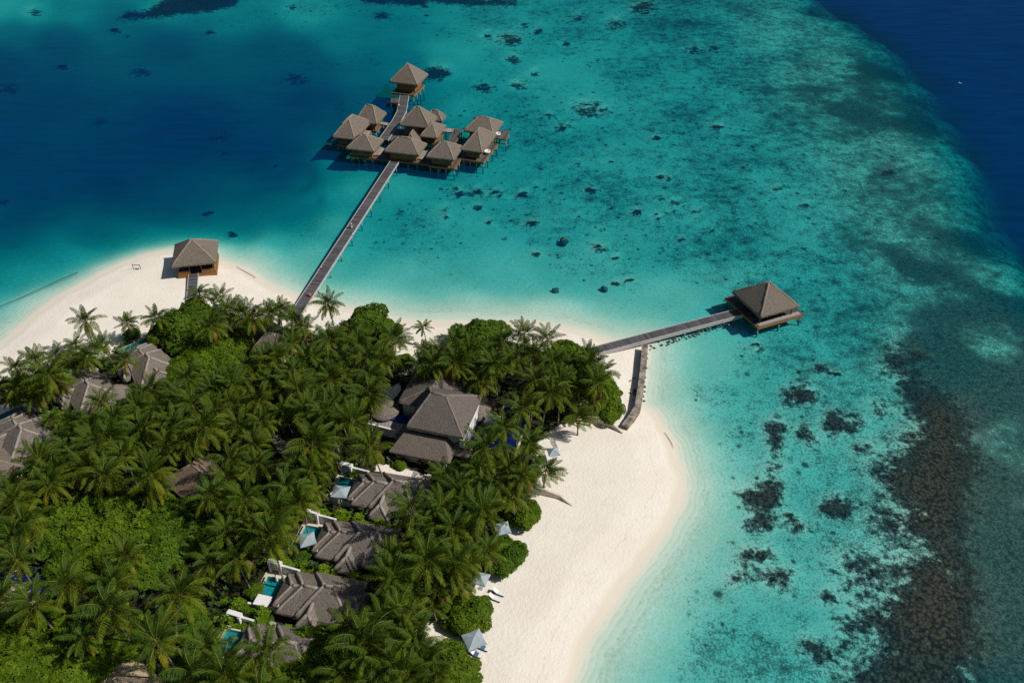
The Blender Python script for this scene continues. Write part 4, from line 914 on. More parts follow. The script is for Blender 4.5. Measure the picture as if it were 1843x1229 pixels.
# two storey villa's terrace, dark pool and sun deck
slab('terrace', 'pale plank terrace with white wall left of the two storey villa', 'terrace', [(662, 765), (728, 782), (737, 762), (672, 738)], .6, 2.2, 'planks_pale')
slab('roof_pool', 'narrow dark navy pool between the terrace and the two storey villa', 'pool', [(697, 755), (735, 764), (741, 750), (706, 743)], .6, 2.35, 'tile_navy')
a, b = at(663, 764, 2.4), at(712, 777, 2.4); garden_wall('long white parapet wall along the terrace of the two storey villa', a.to_2d(), b.to_2d(), 2.7, group=None)
slab('pool_deck', 'dark timber sun deck beside the navy pool of the two storey villa', 'deck', [(855, 773), (893, 782), (907, 752), (872, 742)], .6, 1.6, 'planks')
c = at(916, 775, 1.3); pool('long dark navy pool under palms right of the two storey villa', 5.0, 12.0, (c.x, c.y), R(-15), 'tile_navy', 'pool_navy', None)
c = at(858, 790, 1.3); pool('small navy pool at the near right corner of the two storey villa', 4.5, 2.6, (c.x, c.y), R(-15), 'tile_navy', 'pool_navy', None)
c = at(55, 1048, 1.3); pool('dark blue pool in shade with a pale deck at the lower left', 7.0, 8.5, (c.x, c.y), R(-40), 'tile_navy', 'pool_navy', None)
slab('pool_terrace', 'pale stone terrace beside the dark pool at the lower left', 'terrace', [(-5, 1100), (30, 1100), (55, 1062), (22, 1045), (-5, 1060)], .6, 1.45, 'plaster')
# walls on the beach
def beach_wall(name, label, pxs, z0, z1, th, mat, cat='wall', heights=None):
    P = [at(a, b, z1) for a, b in pxs]; o = P[0]
    mb = MB()
    n = len(P); L = []
    for i in range(n):
        a = P[max(i - 1, 0)]; b = P[min(i + 1, n - 1)]; t = (b - a).to_2d().normalized(); nr = Vector((-t.y, t.x)); p = (P[i] - o).to_2d(); L.append((p + nr * th / 2, p - nr * th / 2))
    for i in range(n - 1):
        (l0, r0), (l1, r1) = L[i], L[i + 1]; h0 = heights[i] if heights else z1; h1 = heights[i + 1] if heights else z1
        m_ = 4 if not heights else 3
        for k in range(m_):
            f0, f1 = k / m_, (k + 1) / m_
            A, B, C_, D_ = l0.lerp(l1, f0), r0.lerp(r1, f0), r0.lerp(r1, f1), l0.lerp(l1, f1); ha = h0 + (h1 - h0) * f0; hb = h0 + (h1 - h0) * f1
            vs = [(*A, ha), (*B, ha), (*C_, hb), (*D_, hb), (*A, z0), (*B, z0), (*C_, z0), (*D_, z0)]
            fs = [(0, 1, 2, 3), (1, 5, 6, 2), (3, 7, 4, 0)]
            if i == 0 and k == 0: fs.append((0, 4, 5, 1))
            if i == n - 2 and k == m_ - 1: fs.append((2, 6, 7, 3))
            mb.add(vs, fs)
    ob = mb.build(name, mat, None, False, (o.x, o.y, 0)); return tag(ob, label, cat)
MAT['groyne'] = simple_mat('stained_concrete', (0.10, 0.08, 0.055), (0.36, 0.31, 0.255), 0.9, 0.95, 0.4)
beach_wall('groyne_wall', 'weathered bent concrete groyne wall running from the jetty to the beach', [(1161, 620), (1158, 660), (1153, 700), (1148, 731), (1138, 748), (1124, 766)], -1.5, 1.6, 1.2, 'groyne')
beach_wall('retaining_wall', 'cream retaining wall running from the palms to the groyne', [(1048, 749), (1072, 753), (1100, 760), (1122, 772)], 0.2, 1.9, .3, 'plaster', heights=[2.2, 2.2, 2.0, 1.0])
beach_wall('retaining_wall', 'cream sand wall sloping down onto the wide right beach', [(945, 877), (985, 884), (1010, 890), (1032, 903)], 0.2, 1.8, .35, 'plaster', heights=[2.0, 2.0, 1.6, 0.8])

MAT['shaded_earth'] = simple_mat('trodden_shaded_sand', (0.38, 0.28, 0.175), (0.48, 0.37, 0.245), 1.2, 0.95, .3)  # tan sand with the yard's shade painted into its tone
MAT['path'] = simple_mat('shaded_sand_path', (0.30, 0.27, 0.22), (0.42, 0.38, 0.32), 1.0, 0.95, .3)  # sand path greyed to paint in the shadow under the palms
slab('sandy_yard', None, None, [(160, 1300), (178, 1225), (214, 1182), (262, 1196), (310, 1240), (330, 1300)], .5, .86, 'shaded_earth', 'structure')
slab('path', None, None, [(470, 764), (484, 768), (520, 800), (556, 834), (538, 846), (500, 812)], .5, .86, 'path', 'structure')

# ------------------------------------------------------------------ coconut palms
def frond(mb, base, az, elev, length, droop, twist, leaf_mi, rng_, npairs=26, wl=1.0):
    n = 9; p = Vector(base); pts = [p.copy()]; dirs = []; az0 = az
    for i in range(n):
        t = i / (n - 1); e = elev - droop * (t ** 1.3); az = az0 + twist * t * t
        d = Vector((math.cos(az) * math.cos(e), math.sin(az) * math.cos(e), math.sin(e))); dirs.append(d)
        p = p + d * (length / n); pts.append(p.copy())
    dirs.append(dirs[-1])
    side = Vector((-math.sin(az), math.cos(az), 0))
    mb.cur = 2
    vs = []; 
    for i, q in enumerate(pts):
        w = 0.05 * (1 - 0.75 * i / n)
        vs += [tuple(q + side * w), tuple(q + Vector((0, 0, w * .7))), tuple(q - side * w)]
    mb.add(vs, [(i * 3 + k, i * 3 + k + 1, i * 3 + k + 4, i * 3 + k + 3) for i in range(n) for k in range(2)])
    mb.cur = leaf_mi
    for j in range(npairs):
        t = 0.14 + 0.86 * (j + .5) / npairs
        f = t * n; i = min(int(f), n - 1); q = pts[i].lerp(pts[i + 1], f - i); d = dirs[i]
        nrm = side.cross(d).normalized()
        if nrm.z < 0: nrm = -nrm
        Ls = wl * length * 0.245 * (math.sin(math.pi * min(1, 0.16 + t * .84)) ** .55) * rng_.uniform(.85, 1.1)
        fwd = 0.45 + 0.75 * t
        for sg in (-1, 1):
            hang = rng_.uniform(.25, .85)
            v = (side * sg + d * fwd + nrm * (0.25 - hang)).normalized()
            v2 = (v + Vector((0, 0, -0.75 - hang * .7))).normalized()
            wv = d * (0.05 + .018 * rng_.random())
            m1 = q + v * Ls * .55; m2 = m1 + v2 * Ls * .45
            mb.add([tuple(q - wv * .6), tuple(q + wv * .6), tuple(m1 + wv), tuple(m1 - wv), tuple(m2)], [(0, 1, 2, 3), (3, 2, 4)])
MAT['coconut'] = simple_mat('green_coconut', (0.13, 0.13, 0.02), (0.26, 0.16, 0.03), 4, 0.5)
def palm_proto(i, yellow=0, nf=22, L=4.2, h=9.0, lean=(0.6, 0.2), upright=0.0, wind=0.35):
    rg = random.Random(100 + i)
    root = empty('palm_tree', (0, 0, 0), 0)
    top = Vector((lean[0], lean[1], h))
    mb = MB(); pts = []; rad = []
    for k in range(8):
        t = k / 7; pts.append((lean[0] * t ** 1.8, lean[1] * t ** 1.6, -0.3 + (h + .3) * t)); rad.append(0.24 - 0.11 * min(1, t * 3) ** .6 - .02 * t)
    mb.tube(pts, rad, 7); tr = mb.build('trunk', 'trunk', root, True)
    mb = MB()
    # a bulbous crown shaft
    mb.cur = 2; mb.tube([tuple(top + Vector((0, 0, -.3))), tuple(top + Vector((0, 0, .15))), tuple(top + Vector((0, 0, .7)))], [.16, .22, .05], 6)
    ga = 2.39996
    for k in range(nf):
        if rg.random() < .09: continue
        t = k / (nf - 1)                       # 0 youngest, top
        az = k * ga + rg.uniform(-.25, .25)
        elev = R(86) - R(128) * t ** 1.05 + rg.uniform(-.14, .14) + upright * (1 - t)
        ln_ = L * (0.66 + 0.38 * math.sin(math.pi * min(1, .22 + t * .72))) * rg.uniform(.9, 1.08)
        droop = R(30) + R(62) * rg.random() + .25 * t
        mi = 1 if (yellow and k >= nf - yellow - 2 and rg.random() < .75) else 5 if t < .42 else 6 if (t > .8 and rg.random() < .8) else 0
        # trade wind leans the fronds to the photo's right
        az2 = az + wind * math.sin(-.2 - az) * .6
        frond(mb, top + Vector((math.cos(az) * .12, math.sin(az) * .12, .25 * (1 - t))), az2, elev, ln_, droop, rg.uniform(-.55, .55) + .45 * math.sin(-.3 - az), mi, rg)
    for k in range(2 if i in (1, 3, 5, 8) else 0):     # dead brown fronds hanging under the crown
        frond(mb, top + Vector((0, 0, -.2)), rg.uniform(0, 6.28), R(-38), L * .8, R(40), rg.uniform(-.4, .4), 3, rg, 18)
    mb.cur = 4
    for k in range(rg.randrange(5, 9)):
        a = rg.uniform(0, 6.28); c_ = top + Vector((math.cos(a) * .3, math.sin(a) * .3, -.15 - .2 * rg.random()))
        mb.tube([tuple(c_ + Vector((0, 0, -.17))), tuple(c_ + Vector((0, 0, -.09))), tuple(c_ + Vector((0, 0, .06))), tuple(c_ + Vector((0, 0, .15)))], [.03, .12, .12, .03], 6)
    cr = mb.build('crown', ['frond', 'frond_yellow', 'rachis', 'frond_dead', 'coconut', 'frond_young', 'frond_old_lit'], root, False)
    KIDS[root.name] = [tr, cr]; KIDS[tr.name] = []; KIDS[cr.name] = []
    root['_lean'] = (lean[0], lean[1], h)
    return root
PAR = [dict(yellow=0, nf=31, L=4.3, h=9.0, lean=(.7, .2)), dict(yellow=2, nf=28, L=4.0, h=8.5, lean=(1.1, -.4)), dict(yellow=0, nf=33, L=4.5, h=9.5, lean=(.3, .5), upright=.1), dict(yellow=3, nf=27, L=4.1, h=8.0, lean=(.9, .6)),
       dict(yellow=1, nf=29, L=4.4, h=9.2, lean=(-.5, .3)), dict(yellow=6, nf=26, L=3.9, h=8.0, lean=(.4, -.3)), dict(yellow=0, nf=24, L=4.2, h=8.8, lean=(.8, 0), upright=.2), dict(yellow=4, nf=23, L=3.4, h=7.0, lean=(.5, .2)),
       dict(yellow=2, nf=32, L=4.4, h=9.0, lean=(.2, -.7)), dict(yellow=1, nf=26, L=3.8, h=7.5, lean=(1.4, .3))]
PROTO = [palm_proto(i, **p) for i, p in enumerate(PAR)]
# crown centres in the photo: x, y[, prototype, size, height factor]
PALMS = [(155, 580, 6, 1, 1.0), (229, 582, 5, .9, .75), (280, 572, 1, .95, .9), (359, 530, 3, .9, .8), (396, 533, 6, .9, .8), (380, 587, 3, 1.15, 1), (440, 565, 2), (414, 558, 0, .9), (138, 622, 6, .9, .8), (29, 663, 6, .9, .8), (64, 650, 6, 1, .9),
    (101, 642, 0, .85, .8), (86, 676, 4, 1.2), (182, 621, 1, .9, .8), (156, 645, 3), (226, 648, 5, 1.0), (34, 692, 3), (73, 702, 5), (110, 690, 5, .9), (130, 655, 3, .9), (20, 716, 5, .9, .8), (60, 722, 5, .9, .8),
    (591, 550, 1, 1.05, 1.05), (633, 597, 3, 1, 1), (708, 610, 8, 1, .95), (761, 590, 7, .8, .9), (820, 618, 9, 1.05, 1), (455, 574, 3, 1.1), (484, 567, 0, .9), (531, 579, 2), (504, 560, 0, .85), (549, 592, 5, .95), (478, 648, 4), (526, 620, 5, .9),
    (565, 647, 0), (617, 652, 2), (592, 610, 0), (666, 645, 4, 1.1), (645, 622, 2), (622, 671, 3, 1.05), (669, 681, 8, 1.0), (690, 650, 0), (474, 660, 6), (518, 684, 0), (596, 684, 2), (565, 712, 4), (763, 632, 0, .8, .8), (791, 636, 4), (867, 688, 3, 1.05),
    (888, 657, 0), (846, 636, 2), (943, 603, 1, 1.1, 1), (985, 612, 6, .95, .95), (905, 616, 2, .9), (875, 662, 4), (924, 645, 0), (964, 636, 2), (962, 687, 6, 1.05), (992, 710, 1, 1.15), (940, 735, 3, 1.15), (1042, 750, 8, 1.05, .6), (996, 652, 0), (1026, 661, 4),
    (1036, 697, 9), (1064, 655, 2), (1074, 691, 1), (1087, 668, 0, .95, .85), (1056, 634, 6, .85, .8), (1008, 690, 2), (1069, 720, 9, .9, .85), (1045, 672, 8), (780, 655, 2, .95), (820, 655, 8), (840, 668, 0, .95), (800, 630, 0, .9), (760, 660, 2, .85),
    (954, 797, 9, 1.15, .7), (982, 847, 8, 1.0, .55), (877, 808, 0, 1.2), (862, 850, 4, 1.1), (800, 860, 6, 1), (922, 893, 1, 1.15, .7), (917, 840, 2), (740, 920, 6, 1.05), (792, 915, 0, 1), (860, 912, 4, 1.1), (666, 712, 8, 1.15, 1.05), (665, 807, 1, 1.15), (905, 770, 4, .9),
    (830, 885, 2, 1), (885, 870, 0, 1), (940, 860, 4, .95), (788, 945, 8), (870, 925, 2, 1.05), (876, 992, 1, 1.1, .7), (768, 1010, 4, 1.15), (819, 1016, 2, 1.1), (814, 953, 0), (842, 965, 9), (717, 1045, 2, 1.05), (830, 1050, 5, .95, .8), (842, 1012, 6, .9), (723, 1130, 9, 1.15),
    (751, 1160, 2, 1.1), (717, 1099, 4, 1.1), (765, 1195, 8, 1.1), (734, 1217, 0, 1.1), (777, 1092, 7, .9, .7), (740, 1075, 3, 1), (790, 1060, 5, .9), (705, 1000, 0, .95), (755, 970, 3, 1), (379, 892, 3, 1.05), (461, 838, 1, 1.05), (490, 968, 2, 1.3), (516, 880, 0, 1.05),
    (551, 895, 9, .95), (379, 1012, 3, 1.05), (424, 1008, 5, 1.1), (629, 1130, 3, 1.1), (659, 1158, 8, 1.15), (688, 1112, 1, 1.1), (704, 1040, 4, 1.1), (480, 1176, 6, 1.05), (402, 1190, 9, 1.05), (441, 1208, 4, 1), (672, 1185, 0, 1.1), (701, 1206, 2, 1.1), (409, 860, 0), (457, 955, 9, 1.1),
    (561, 850, 0, .95), (496, 923, 4, 1.1), (538, 905, 2, 1), (255, 776, 8, 1.15), (370, 771, 3, 1.25), (312, 768, 6, 1.05), (182, 724, 9, .9), (130, 763, 4), (163, 770, 2), (70, 828, 4, 1.1), (130, 828, 0, 1.05), (156, 843, 2), (221, 823, 6, 1.0), (271, 856, 2, 1.1), (279, 882, 9, 1.1),
    (416, 833, 8, 1.1), (458, 800, 0, .95), (21, 870, 3, 1.1), (26, 905, 4, 1.1), (91, 872, 4, 1.1), (250, 737, 2), (286, 732, 3), (325, 711, 0), (346, 731, 4), (390, 745, 2), (416, 729, 6), (273, 703, 8), (338, 682, 2, .95), (383, 706, 4), (416, 695, 0), (448, 660, 8, .95), (430, 768, 1, 1.15),
    (312, 740, 9), (208, 757, 0, 1.05), (169, 797, 2), (92, 752, 3, .75, .8), (99, 850, 2), (187, 856, 9, 1.1), (23, 970, 5, 1.15), (227, 1002, 9, 1.0), (125, 1052, 4, 1.05), (204, 1052, 2, 1.05), (199, 1099, 8, 1.25), (321, 1069, 3, 1.2), (375, 1015, 1, 1.1), (60, 1092, 6, 1.1), (6, 1075, 3, 1.1),
    (150, 1148, 9, 1.1), (281, 1155, 4, 1.2), (406, 1222, 2, 1.1), (375, 1166, 0, 1.0), (287, 890, 6, 1), (425, 775, 4, 1.2), (468, 835, 8, 1.0), (562, 800, 8, 1.3), (606, 729, 1, 1.15), (622, 668, 5, 1), (556, 741, 2, 1.1), (536, 704, 0, 1.1),
    (489, 690, 9, 1.05), (439, 667, 4), (501, 645, 2), (552, 647, 0), (585, 750, 6, 1.1), (575, 671, 8), (400, 706, 2), (409, 681, 0, .95), (528, 672, 4), (600, 692, 6), (466, 720, 2, .95), (510, 745, 6, .9), (640, 700, 0, 1), (635, 760, 2, 1), (590, 775, 0, 1), (650, 735, 9, .9), (470, 760, 0, .95),
    (340, 800, 0, .9), (240, 800, 4, 1), (200, 790, 8), (300, 800, 2, .95), (120, 800, 9), (30, 1010, 0, .95), (45, 945, 2), (540, 840, 2, .9), (620, 1215, 4, 1.1), (785, 1225, 6, 1.1), (350, 1215, 8, 1.1), (570, 880, 5, .85), (585, 830, 4, .9), (440, 900, 2), (405, 960, 6, .95),
    (690, 1245, 8, 1.1), (470, 1250, 0, 1.1), (0, 1275, 4, .9)]
ORD = ['', 'second', 'third', 'fourth', 'fifth', 'sixth', 'seventh', 'eighth', 'ninth', 'tenth', 'eleventh', 'twelfth', 'thirteenth', 'fourteenth', 'fifteenth', 'sixteenth']
MARKS = [((350, 500), 'the beach pavilion'), ((535, 560), 'the boardwalk landing'), ((785, 735), 'the two storey villa'), ((700, 890), 'the upper row villa'), ((640, 985), 'the middle row villa'), ((570, 1085), 'the lowest row villa'),
         ((480, 1165), 'the half hidden villa'), ((40, 790), 'the left edge villa'), ((150, 700), 'the turquoise pool villa'), ((265, 640), 'the shaded left villa'), ((345, 860), 'the brown hut'), ((487, 602), 'the little grey roof'),
         ((1080, 640), 'the jetty foot'), ((1100, 762), 'the retaining wall'), ((1000, 890), 'the sloping sand wall'), ((890, 1072), 'the two white loungers'), ((852, 1157), 'the lowest umbrella'), ((45, 1050), 'the dark shaded pool'), ((215, 1215), 'the bare sand yard'), ((735, 630), 'the beach gap')]
DIRS = ['right', 'upper right', 'top', 'upper left', 'left', 'lower left', 'bottom', 'lower right']
BUCK = {}
def register(o, px_, what):
    best = min(range(len(MARKS)), key=lambda k: (px_[0] - MARKS[k][0][0]) ** 2 + (px_[1] - MARKS[k][0][1]) ** 2)
    mx, my = MARKS[best][0]; a = math.atan2(my - px_[1], px_[0] - mx); d = int(round(a / (math.pi / 4))) % 8
    BUCK.setdefault((what.split()[-1] if 'palm' not in what else 'palm', best, d), []).append((math.hypot(px_[0] - mx, px_[1] - my), o, what))
def flush_labels():
    for (kind, k, d), lst in BUCK.items():
        lst.sort(key=lambda t: t[0])
        for i, (_, o, what) in enumerate(lst):
            o['label'] = f"{what}, {ORD[i] + ' ' if i else ''}nearest {MARKS[k][1]}, {DIRS[d]} side"
FREE = {(155, 580): 'lone coconut palm on the left sand', (761, 590): 'small yellowish young palm'}
used = set(); done = []
for e in PALMS:
    x, y = e[0], e[1]
    if any(math.hypot(x - a, y - b) < 13 for a, b in done): continue
    done.append((x, y))
    k = e[2] if len(e) > 2 else random.randrange(10); s = (e[3] if len(e) > 3 else 1.0) * random.uniform(.88, 1.06) * 0.95; hf = e[4] if len(e) > 4 else random.uniform(.92, 1.08)
    if k not in used: o = PROTO[k]; used.add(k); first = True
    else: o = copy_tree(PROTO[k])
    lx, ly, lh = PAR[k]['lean'][0], PAR[k]['lean'][1], PAR[k]['h']
    top = at(x, y, PLATEAU + lh * s * hf); rz = random.uniform(0, 6.28) if k not in (3, 8) else random.uniform(-.5, .5)
    tx, ty = random.gauss(0, .07), random.gauss(0, .07)
    from mathutils import Euler
    eu = Euler((tx, ty, rz)); off = eu.to_matrix() @ Vector((lx * s, ly * s, lh * s * hf))
    o.location = (top.x - off.x, top.y - off.y, PLATEAU - .05); o.rotation_euler = eu; o.scale = (s, s, s * hf)
    yl_ = PAR[k]['yellow']
    what = 'coconut palm with yellowing lower fronds' if yl_ >= 3 else 'broad green coconut palm' if s >= 1.07 else 'small green coconut palm' if s < .93 else 'green coconut palm'
    if (x, y) == (761, 590): what = 'young yellowish palm'
    tag(o, None, 'palm tree', 'coconut palms of the island'); register(o, (x, y), what)
for k in range(10):
    if k not in used: 
        for c in list(PROTO[k].children): bpy.data.objects.remove(c)
        bpy.data.objects.remove(PROTO[k])
N_PALM = len(done)

# ------------------------------------------------------------------ broad-leaved trees, bushes, hedges, undergrowth
def rosette(V_, F_, p, nrm, size, rg, n=5):
    t = nrm.orthogonal().normalized(); b = nrm.cross(t)
    a0 = rg.random() * 6.28
    for k in range(n):
        a = a0 + 6.283 * k / n + rg.uniform(-.3, .3); d = t * math.cos(a) + b * math.sin(a)
        d = (d + nrm * rg.uniform(.15, .7)).normalized(); w = nrm.cross(d).normalized() * size * .27; L = size * rg.uniform(.75, 1.15)
        o = len(V_); q = p + d * L * .55; e = p + d * L - nrm * L * .12
        V_.extend([tuple(p - w * .35), tuple(p + w * .35), tuple(q + w), tuple(q - w), tuple(e + w * .4), tuple(e - w * .4)])
        F_.extend([(o, o + 1, o + 2, o + 3), (o + 3, o + 2, o + 4, o + 5)])
def crown_mesh(name, seed, r, h, nros, size, mat, lumps=9, flat=.75):
    rg = random.Random(seed); V_, F_ = [], []
    L = [(Vector((0, 0, h * .52)), r * .72)]
    for k in range(lumps):
        a = k * 2.4 + rg.uniform(-.3, .3); q = r * rg.uniform(.35, .72); L.append((Vector((math.cos(a) * q, math.sin(a) * q, h * rg.uniform(.3, .66))), r * rg.uniform(.3, .46)))
    made = 0
    while made < nros:
        c, lr = L[rg.randrange(len(L))] if rg.random() > .25 else L[0]
        z = rg.uniform(-.35, 1); a = rg.random() * 6.283; s_ = math.sqrt(max(0, 1 - z * z)); d = Vector((s_ * math.cos(a), s_ * math.sin(a), z))
        p = c + Vector((d.x * lr, d.y * lr, d.z * lr * flat)) * rg.uniform(.72, 1.06)
        if p.z < .15: continue
        if any((p - c2).length < l2 * .66 for c2, l2 in L): continue
        nr = (d + Vector((rg.uniform(-.4, .4), rg.uniform(-.4, .4), rg.uniform(0, .7)))).normalized()
        rosette(V_, F_, p, nr, size * rg.uniform(.75, 1.25), rg); made += 1
    me = bpy.data.meshes.new(name); me.from_pydata(V_, [], F_); me.materials.append(MAT[mat]); me.update(); return me, L
def tree_proto(name, seed, r, h, nros, size, mat, lumps=9, trunk=True, flat=.75):
    root = empty(name); me, L = crown_mesh('crown', seed, r, h, nros, size, mat, lumps, flat)
    cr = bpy.data.objects.new('crown', me); link(cr, root)
    mb = MB(); rr = .09 * r ** .8
    mb.tube([(0, 0, -.3), (.05, .02, h * .25), (0, .05, h * .5)], [rr * 1.3, rr, rr * .6], 7)
    for c, lr in L[1:6]:
        a = Vector((0, .03, h * rr)); mb.tube([(0, .02, h * .2), tuple(c * .5 + Vector((0, 0, h * .1))), tuple(c)], [rr * .6, rr * .4, rr * .15], 5)
    tr = mb.build('trunk' if trunk else 'stem', 'bark', root, True)
    KIDS[root.name] = [cr, tr]; KIDS[cr.name] = []; KIDS[tr.name] = []
    return root
TP = [tree_proto('leafy_tree', 11, 4.2, 6.0, 1350, .52, 'leaf_deep', 12), tree_proto('leafy_tree', 12, 4.2, 5.6, 1350, .52, 'leaf', 12), tree_proto('leafy_tree', 13, 4.2, 5.2, 1350, .50, 'leaf', 12)]
BP = [tree_proto('beach_bush', 21, 3.0, 3.4, 1150, .40, 'leaf', 10, False, .8), tree_proto('beach_bush', 22, 3.0, 3.0, 1150, .38, 'leaf_deep', 9, False, .8)]
# x, y of the crown's middle in the photo, radius in metres, kind, prototype, height factor
TREES = [(318, 588, 4.6, 't', 0, 1.1), (352, 566, 4.2, 't', 0, 1.1), (290, 600, 3.4, 't', 0, .9), (335, 612, 4.0, 't', 0, .9), (395, 625, 4.6, 't', 1, .9), (360, 645, 4.4, 't', 1, .8), (325, 662, 4.0, 't', 1, .75), (430, 610, 4.0, 't', 1, .85), (415, 645, 4.0, 't', 1, .8),
    (661, 575, 4.4, 't', 0, 1.05), (640, 590, 3.2, 't', 0, .9), (690, 590, 3.6, 't', 0, .9), (862, 600, 4.4, 't', 0, 1.0), (885, 594, 3.6, 't', 0, .9), (840, 602, 3.4, 't', 0, .9), (1020, 632, 3.8, 't', 1, .9), (1045, 640, 3.0, 't', 1, .8),
    (458, 716, 3.6, 't', 0, .8), (440, 700, 3.0, 't', 0, .8), (560, 680, 3.2, 't', 0, .7), (725, 650, 2.6, 't', 1, .6),
    (120, 925, 4.4, 't', 1, 1), (165, 905, 4.4, 't', 2, 1), (210, 915, 4.6, 't', 1, 1.05), (255, 925, 4.4, 't', 2, 1), (300, 940, 4.2, 't', 0, .95), (105, 965, 4.2, 't', 0, .9), (150, 960, 4.6, 't', 1, 1), (200, 965, 4.6, 't', 2, 1), (248, 970, 4.4, 't', 1, .95), (130, 1000, 4.0, 't', 0, .85),
    (175, 1005, 4.2, 't', 2, .9), (290, 985, 4.2, 't', 0, .9), (340, 965, 4.0, 't', 0, .85), (340, 930, 3.8, 't', 0, .85), (420, 935, 4.0, 't', 1, .8), (440, 860, 3.0, 't', 1, .7), (400, 915, 3.6, 't', 0, .8), (80, 930, 4.0, 't', 0, .9), (270, 1020, 3.6, 't', 0, .8),
    (25, 1150, 4.2, 't', 1, .9), (70, 1180, 4.2, 't', 2, .85), (20, 1200, 4.2, 't', 1, .9), (120, 1215, 4.0, 't', 1, .8), (70, 1225, 4.0, 't', 2, .8), (40, 1120, 3.4, 't', 1, .7), (115, 1100, 2.8, 't', 1, .6), (165, 1190, 3.4, 't', 1, .7), (195, 1165, 2.8, 't', 1, .6), (335, 1105, 3.0, 't', 1, .6), (345, 1130, 2.8, 't', 0, .6), (20, 1245, 4.2, 't', 2, .9),
    (545, 1165, 3.8, 't', 1, .85), (585, 1185, 4.2, 't', 2, .9), (620, 1215, 4.2, 't', 1, .9), (555, 1205, 4.2, 't', 2, .9), (520, 1215, 3.8, 't', 1, .8), (590, 1235, 4.2, 't', 2, .9), (540, 1240, 4.0, 't', 1, .9), (355, 1195, 3.0, 't', 1, .7), (230, 1160, 2.6, 't', 1, .5),
    (1098, 722, 2.8, 'b', 0, 1.1), (1090, 696, 2.8, 'b', 0, 1.1), (1094, 745, 2.4, 'b', 0, 1), (1080, 735, 2.4, 'b', 0, 1), (943, 930, 2.5, 'b', 0, 1), (922, 915, 2.6, 'b', 0, 1), (957, 915, 1.8, 'b', 0, .9), (922, 1000, 2.4, 'b', 1, 1.1), (905, 1015, 2.4, 'b', 1, 1), (930, 985, 1.6, 'b', 1, .9), (898, 985, 2.4, 'b', 1, 1),
    (855, 1100, 2.6, 'b', 0, 1.1), (835, 1085, 2.6, 'b', 0, 1), (830, 1115, 2.6, 'b', 0, 1), (850, 1125, 2.0, 'b', 0, .9), (870, 1090, 1.7, 'b', 0, .9), (805, 1095, 2.2, 'b', 0, .9),
    (815, 1190, 2.8, 'b', 0, 1.1), (835, 1205, 2.4, 'b', 0, 1), (800, 1175, 2.4, 'b', 0, 1), (820, 1222, 2.6, 'b', 0, 1.1), (845, 1225, 1.8, 'b', 0, .9), (790, 1200, 2.6, 'b', 0, 1), (542, 1000, 1.7, 'b', 1, .9), (100, 748, 2.0, 'b', 0, .8), (70, 752, 2.0, 'b', 0, .8), (455, 1060, 1.6, 'b', 1, .8), (735, 812, 1.6, 'b', 0, .8), (720, 834, 1.4, 'b', 0, .7), (640, 848, 1.5, 'b', 0, .8), (1105, 706, 1.6, 'b', 0, .8), (238, 600, 2.0, 'b', 1, .8)]
used = set()
for x, y, r, kd, k, hf in TREES:
    PP = TP if kd == 't' else BP; base_r, hh = (4.2, [6.0, 5.6, 5.2][k]) if kd == 't' else (3.0, [3.4, 3.0][k])
    s = r / base_r; h = hh * s * hf
    if (kd, k) not in used: o = PP[k]; used.add((kd, k))
    else: o = copy_tree(PP[k])
    p = at(x, y, PLATEAU + h * .55); o.location = (p.x, p.y, PLATEAU - .1); o.rotation_euler = (0, 0, random.uniform(0, 6.28)); o.scale = (s, s, s * hf)
    deep = (kd == 't' and k == 0) or (kd == 'b' and k == 1)
    what = ('dark green ' if deep else 'bright green ') + ('leafy tree' if kd == 't' else 'rounded bush')
    tag(o, None, 'tree' if kd == 't' else 'bush', 'broad leaved trees' if kd == 't' else 'rounded bushes'); register(o, (x, y), what)
flush_labels()
def hedge(label, pxs, w, h, seed):
    rg = random.Random(seed); V_, F_ = [], []; P = [at(a, b, PLATEAU + h * .7) for a, b in pxs]; o0 = P[0].copy()
    for i in range(len(P) - 1):
        a, b = P[i], P[i + 1]; L = (b - a).length; d = (b - a).normalized(); nr = Vector((-d.y, d.x, 0))
        for _ in range(int(L * w * 22)):
            t = rg.random(); s_ = rg.uniform(-1, 1); bulge = .8 + .35 * math.sin(t * L * 1.7 + seed); hh = h * bulge * math.sqrt(max(.05, 1 - .8 * s_ * s_)) * rg.uniform(.72, 1.0)
            p = a.lerp(b, t) + nr * s_ * w * .55 * bulge; p = Vector((p.x - o0.x, p.y - o0.y, hh))
            rosette(V_, F_, p, (Vector((0, 0, 1)) + nr * s_ * .9 + Vector((rg.uniform(-.3, .3), rg.uniform(-.3, .3), 0))).normalized(), .36, rg)
    me = bpy.data.meshes.new('hedge'); me.from_pydata(V_, [], F_); me.materials.append(MAT['leaf_hedge']); me.update()
    o = bpy.data.objects.new('hedge', me); link(o); o.location = (o0.x, o0.y, PLATEAU - .1); tag(o, label, 'hedge', 'clipped hedges between the row villas')
hedge('bright hedge between the upper and middle row villas', [(540, 905), (572, 917), (640, 930), (712, 944)], 1.8, 2.0, 1)
hedge('bright hedge between the middle and lowest row villas', [(513, 1010), (545, 1017), (600, 1028), (655, 1040)], 1.8, 2.0, 2)
hedge('bright hedge along the path just below the lowest row villa wall', [(398, 1075), (440, 1090), (489, 1104)], 1.8, 1.9, 3)
hedge('bright hedge above the half hidden villa at the bottom', [(386, 1108), (440, 1117), (490, 1128), (538, 1142)], 1.9, 2.0, 4)
hedge('short bright hedge above the wall of the middle row villa', [(470, 1005), (505, 1010), (515, 1013)], 1.4, 1.5, 5)
